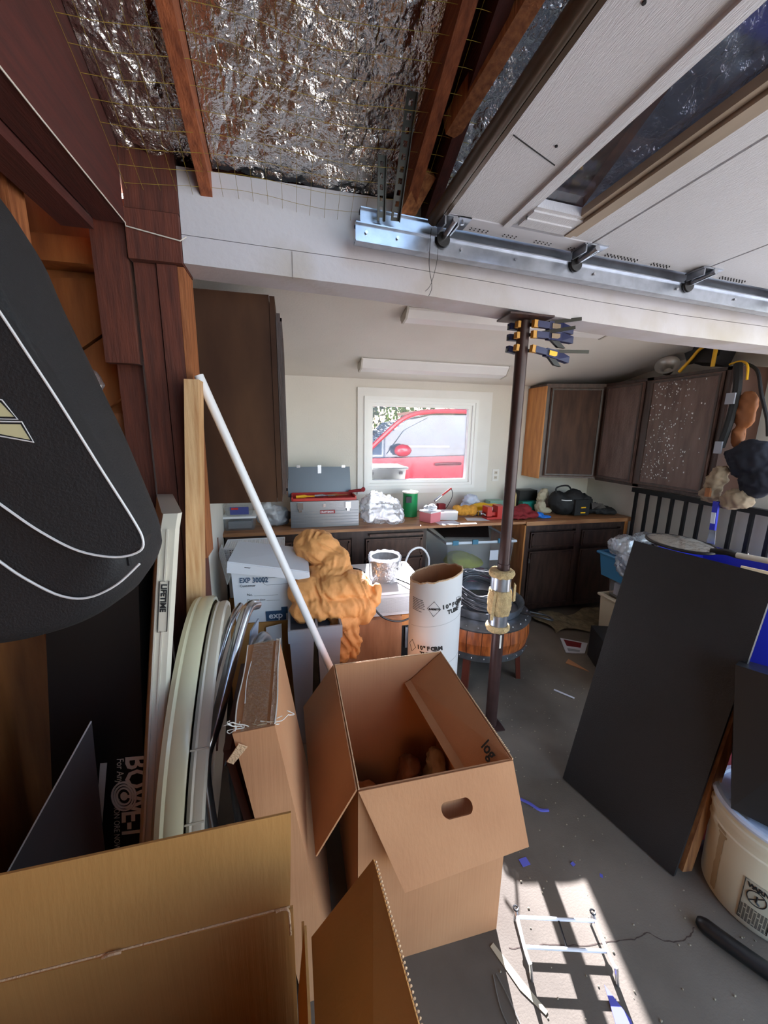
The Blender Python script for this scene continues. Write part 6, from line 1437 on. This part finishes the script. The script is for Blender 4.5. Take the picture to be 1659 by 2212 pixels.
for i, s_ in enumerate(('W', 'A', 'R', 'N')):
    a = la+0.06+0.075*i
    text('label_letter', s_, 0.022, onb(a, 0.210, 0.0035), (-math.sin(a), math.cos(a), 0), (0, 0, 1), M_INK, lb_, bold=0.001)
bbn = thing('black_bin', (1.65, 0.82, 0.40), 'black rounded plastic bin standing on the cream bucket', 'bin')
q0 = [V(1.475, 0.812, 0.410), V(1.60, 0.62, 0.410), V(1.78, 0.72, 0.410), V(1.64, 0.93, 0.410)]
q1 = [V(1.520, 0.920, 0.900), V(1.66, 0.66, 0.91), V(1.82, 0.74, 0.87), V(1.66, 0.99, 0.86)]
part('body', MB().hexa(q0+q1).bevel(0.025, 4), M_BLACKP, bbn, smooth=True)
solo('red_container', MB().box(1.60, 1.76, 0.985, 1.08, 0.0, 0.62).bevel(0.01), mat('deep_red', (140, 20, 36), 0.5), (1.7, 1.02, 0.0), 'deep red container glimpsed beside the black bin', 'container')
bs_ = thing('framed_sign', (2.0, 1.1, 0), 'blue sign with a pale wooden border behind the black bin', 'sign')
sg = [V(1.86, 1.16, 0.60), V(1.97, 0.90, 0.60), V(2.04, 0.93, 1.16), V(1.93, 1.19, 1.16)]
part('border', MB().slab([V(1.84, 1.19, 0.0), V(1.98, 0.86, 0.0), V(2.06, 0.89, 1.14), V(1.92, 1.22, 1.14)], 0.015), mat('pale_wood_border', (226, 196, 160), 0.5), bs_)
part('face', MB().slab([V(1.853, 1.145, 0.06), V(1.967, 0.875, 0.06), V(2.037, 0.905, 1.10), V(1.923, 1.175, 1.10)], 0.004), M_DBLUE, bs_)
for o in bs_.children:
    if o.name.startswith('face'): o.location = (-0.006, -0.003, 0)
# black foam tube on floor
solo('rubber_hose', MB().tube(spline([(1.345, 0.760, 0.022), (1.37, 0.70, 0.026), (1.43, 0.60, 0.026), (1.50, 0.50, 0.026), (1.60, 0.38, 0.026)], 6), [0.012, 0.018, 0.022]+[0.025]*22, 16), M_BLACKP, (1.4, 0.6, 0), 'thick black rubber tube lying on the floor by the bucket', 'tube', smooth=True)

# ================================================================== FLOOR ITEMS
rk = thing('metal_rack', (0.86, 0.84, 0), 'small white wire stand lying in the patch of sunlight', 'rack')
wr_ = mat('white_enamel_wire', (226, 230, 236), 0.3, 0.2)
for xa, xb, xc in ((0, 0, 0), (0.258, 0, -0.070)):
    a_, b_, c_ = V(0.720+xa, 0.912+xc, 0.05), V(0.692+xa, 0.815+xc, 0.05), V(0.684+xa, 0.772+xc, 0.052)
    part('side_rail', MB().tube([a_, b_, c_], 0.0055, 8), wr_, rk)
    part('foot', MB().tube([a_, a_-V(0, 0, 0.048)], 0.0045, 8), M_CHROME, rk)
    part('foot', MB().tube([c_+V(0, 0, 0.008), c_+V(0.004, -0.012, -0.050)], 0.0055, 8), M_CHROME, rk)
    part('foot_ring', MB().tube(ring_pts(a_+V(0, 0, 0.008), 0.008, 10), 0.003, 6, closed=True), M_BLACKP, rk)
for (ax_, ay_) in ((0.714, 0.892), (0.692, 0.815)):
    part('cross_bar', MB().tube([(ax_, ay_, 0.05), (ax_+0.258, ay_-0.070, 0.05)], 0.0055, 8), wr_, rk)
part('mid_brace', MB().tube([(0.850, 0.855, 0.048), (0.826, 0.778, 0.048)], 0.004, 8), M_BLACKP, rk)
M_PURP = mat('purple_blue_paper', (96, 98, 190), 0.8)
for i, (x, y, s_, r_, lab) in enumerate(((0.865, 1.075, 0.036, 0.1, 'square scrap of blue paper on the floor by the open box'), (1.052, 1.025, 0.016, 0.3, 'small blue paper scrap on the bare concrete'), (1.132, 0.964, 0.013, 0.9, 'tiny curled blue paper scrap behind the wire rack'))):
    solo('paper_scrap', MB().obox((x, y, 0.002), (s_, s_*0.8, 0.0015), (0.04, 0.05, r_)), M_PURP, (x, y, 0), lab, 'paper scrap')
solo('paper_scrap', MB().tube(spline([(0.995, 1.33, 0.004), (1.03, 1.29, 0.008), (1.06, 1.255, 0.004), (1.10, 1.245, 0.003)], 4), 0.006, 4), M_PURP, (1.04, 1.29, 0), 'long curled strip of blue paper in the walkway', 'paper scrap')
solo('paper_scrap', MB().prism([(0.905, 0.700, 0.003), (0.865, 0.60, 0.003), (0.905, 0.56, 0.003), (0.925, 0.62, 0.003)], (0, 0, 0.0015)), M_PURP, (0.9, 0.63, 0), 'triangular blue paper lying in the sunlight', 'paper scrap')
solo('tape_strip', MB().prism([(0.60, 0.865, 0.001), (0.615, 0.872, 0.001), (0.66, 0.765, 0.001), (0.695, 0.69, 0.001), (0.685, 0.685, 0.001), (0.64, 0.75, 0.001)], (0, 0, 0.002)), mat('yellowed_tape', (196, 186, 160), 0.35), (0.65, 0.78, 0), 'yellowed strip of tape crossing the edge of the sunlight', 'tape')
solo('tape_loop', MB().tube(spline([(0.575, 0.80, 0.003), (0.56, 0.72, 0.003), (0.58, 0.64, 0.003), (0.60, 0.66, 0.003), (0.595, 0.74, 0.004), (0.585, 0.80, 0.003)], 8), 0.0015, 5), mat('faint_cord', (120, 118, 112), 0.6), (0.58, 0.72, 0), 'thin clear strap curled on the shaded floor', 'strap')
solo('wood_chip', MB().prism([(1.965, 2.24, 0.001), (2.02, 2.28, 0.001), (2.06, 2.11, 0.001)], (0, 0, 0.006)), M_CARD, (1.88, 2.0, 0), 'triangular brown cardboard scrap in the walkway', 'scrap')
solo('paint_stirrer', MB().bar((1.675, 1.985, 0.006), (1.75, 1.88, 0.006), 0.014, 0.004), M_WBOX, (1.6, 1.75, 0), 'pale broken stick lying flat in the walkway', 'stick')
mg = thing('magazine', (2.12, 2.2, 0), 'red and white magazine lying on the floor before the black box', 'magazine')
part('pages', MB().prism([(2.06, 2.36, 0.001), (2.16, 2.56, 0.001), (2.33, 2.44, 0.001), (2.20, 2.32, 0.001)], (0, 0, 0.008)), M_WBOX, mg)
part('photo_print', MB().prism([(2.13, 2.44, 0.0092), (2.17, 2.53, 0.0092), (2.28, 2.45, 0.0092), (2.22, 2.39, 0.0092)], (0, 0, 0.001)), M_DRED, mg)
part('caption_print', MB().prism([(2.09, 2.37, 0.0092), (2.11, 2.41, 0.0092), (2.19, 2.36, 0.0092), (2.17, 2.34, 0.0092)], (0, 0, 0.001)), M_GREYP, mg)
solo('carpet_remnant', MB().grid(30, 14, lambda u, v: V(2.16+0.75*u+0.04*math.sin(v*6), 2.62+0.32*v+0.05*math.sin(u*9), 0.012+0.02*abs(math.sin(u*7+v*3))*(0.4+v))).jitter(0.006, 30, 1), mat('dusty_beige_carpet', (150, 136, 106), 0.95, var=0.4, scale=20, bump=0.8), (2.4, 2.6, 0), 'crumpled beige carpet remnant along the cabinet base', 'carpet remnant', smooth='all')
grit = MB(); rg_ = random.Random(12)
for i in range(420):
    x = rg_.uniform(0.6, 1.9); y = rg_.uniform(0.5, 2.4); s_ = rg_.uniform(0.0012, 0.0036)
    grit.ball((x, y, s_*0.6), (s_*rg_.uniform(0.7, 1.6), s_, s_*0.7), 1)
solo('floor_grit', grit, mat('pale_grit', (150, 140, 120), 0.9), (1.2, 1.4, 0), 'scattered pale grit and crumbs on the concrete floor', 'grit', kind='stuff')

# ================================================================== ON AND BESIDE THE HANGING CABINET
sr = thing('clamp_lamp', (3.0, 2.70, 2.15), 'bell shaped aluminium lamp reflector lying on top of the cabinet', 'lamp')
mr = Vector((-0.72, -0.45, 0.52)).to_track_quat('Z', 'Y').to_matrix()
part('reflector', MB().lathe([(0.02, -0.03), (0.036, -0.01), (0.042, 0.02), (0.052, 0.045), (0.080, 0.068), (0.083, 0.072), (0.077, 0.070), (0.048, 0.047), (0.038, 0.02), (0.03, -0.008), (0.0, -0.02)], (2.95, 2.66, 2.198), 40, m=mr), mat('spun_aluminium', (205, 203, 196), 0.38, 0.75), sr, smooth=True)
part('socket', MB().lathe([(0.016, -0.045), (0.02, -0.03)], (2.95, 2.66, 2.198), 20, m=mr), M_BLACKP, sr, smooth=True)
wl2 = thing('work_light', (2.97, 2.32, 2.15), 'black work light with a yellow tube stand on the cabinet top', 'work light')
part('lamp_head', MB().obox((2.97, 2.35, 2.255), (0.15, 0.20, 0.11), (0.2, 0.15, 0)).bevel(0.012), M_BLACKP, wl2)
part('glass_shade', MB().prism([(2.90, 2.50, 2.30), (2.90, 2.22, 2.35), (2.90, 2.24, 2.24), (2.90, 2.46, 2.21)], (0.012, 0, 0)), M_BLACKB, wl2)
part('tube_stand', MB().tube(spline([(2.88, 2.50, 2.165), (2.875, 2.42, 2.24), (2.87, 2.36, 2.30), (2.87, 2.28, 2.325), (2.88, 2.20, 2.33)], 6), 0.011, 10), M_YEL, wl2, smooth=True)
part('tube_stand', MB().tube(spline([(2.865, 2.245, 2.165), (2.86, 2.24, 2.26), (2.86, 2.235, 2.34)], 6), 0.013, 10), M_YEL, wl2, smooth=True)
solo('extension_cord', MB().tube(spline([(2.90, 2.16, 2.168), (2.88, 2.08, 2.175), (2.86, 2.02, 2.14), (2.85, 2.0, 2.05)], 6), 0.007, 8), M_YEL, (2.88, 2.1, 2.05), 'yellow cord trailing over the cabinet end', 'cord', smooth=True)
solo('louvre_vent', perfpanel((XR-0.006, 2.62, 2.30), (XR-0.006, 2.30, 2.30), (XR-0.006, 2.62, 2.45), 22, 1), M_WALL, (XR, 2.45, 2.3), 'ribbed cream vent on the wall above the lamp', 'vent')
# tool belt hanging
bel = thing('tool_belt', (2.82, 2.0, 1.30), 'hanging tool belt with black straps, navy cloth and tan pouches', 'tool belt')
part('strap', MB().tube(spline([(2.87, 2.085, 2.16), (2.84, 2.04, 2.0), (2.83, 2.04, 1.80), (2.82, 2.06, 1.62)], 6), 0.024, 8), M_BLACKF, bel, smooth=True)
part('strap', MB().tube(spline([(2.90, 2.06, 2.16), (2.88, 1.97, 2.10), (2.85, 1.90, 1.95), (2.83, 1.83, 1.80), (2.82, 1.80, 1.70)], 6), 0.010, 8), M_BLACKF, bel, smooth=True)
part('buckle', MB().box(2.79, 2.80, 2.01, 2.065, 1.90, 1.97).bevel(0.004), M_GREYP, bel)
part('buckle', MB().box(2.785, 2.797, 2.03, 2.075, 1.58, 1.66).bevel(0.004), M_GREYP, bel)
part('leather_pouch', blobs([((2.86, 1.98, 1.86), (0.025, 0.07, 0.13)), ((2.86, 1.99, 1.70), (0.025, 0.045, 0.08))], 0.011, 0.0114, 12, 4), M_FELT, bel, smooth='all')
part('navy_cloth', blobs([((2.82, 1.86, 1.55), (0.06, 0.13, 0.13), (0.4, 0, 0)), ((2.82, 1.80, 1.42), (0.05, 0.10, 0.10)), ((2.82, 1.97, 1.56), (0.03, 0.08, 0.04), (0.3, 0, 0))], 0.012, 0.019, 10, 4), M_NAVYC, bel, smooth='all')
part('tan_pouch', blobs([((2.80, 2.03, 1.40), (0.045, 0.055, 0.10), (0.3, 0, 0)), ((2.80, 2.06, 1.30), (0.045, 0.055, 0.05))], 0.010, 0.0228, 14, 2), M_TAN, bel, smooth='all')
part('tan_pouch', blobs([((2.80, 1.88, 1.30), (0.05, 0.085, 0.055), (0.15, 0, 0)), ((2.80, 1.92, 1.27), (0.045, 0.06, 0.05))], 0.010, 0.019, 14, 6), M_TAN, bel, smooth='all')
part('knife_sheath', MB().box(2.745, 2.765, 2.02, 2.05, 1.29, 1.35), M_FELT, bel)
sp_ = thing('putty_scraper', (2.77, 1.97, 1.0), 'blue handled scraper hanging below the tool belt', 'scraper')
part('handle', MB().bar((2.775, 1.985, 1.265), (2.775, 1.975, 1.07), 0.035, 0.016, up=(1, 0, 0)).bevel(0.004), M_DBLUE, sp_)
part('sticker', MB().bar((2.765, 1.983, 1.19), (2.765, 1.978, 1.115), 0.028, 0.003, up=(1, 0, 0)), M_WBOX, sp_)
part('blade', MB().slab([(2.775, 1.995, 1.07), (2.775, 1.955, 1.07), (2.775, 1.945, 0.975), (2.775, 2.0, 0.975)], 0.003), M_CHROME, sp_)
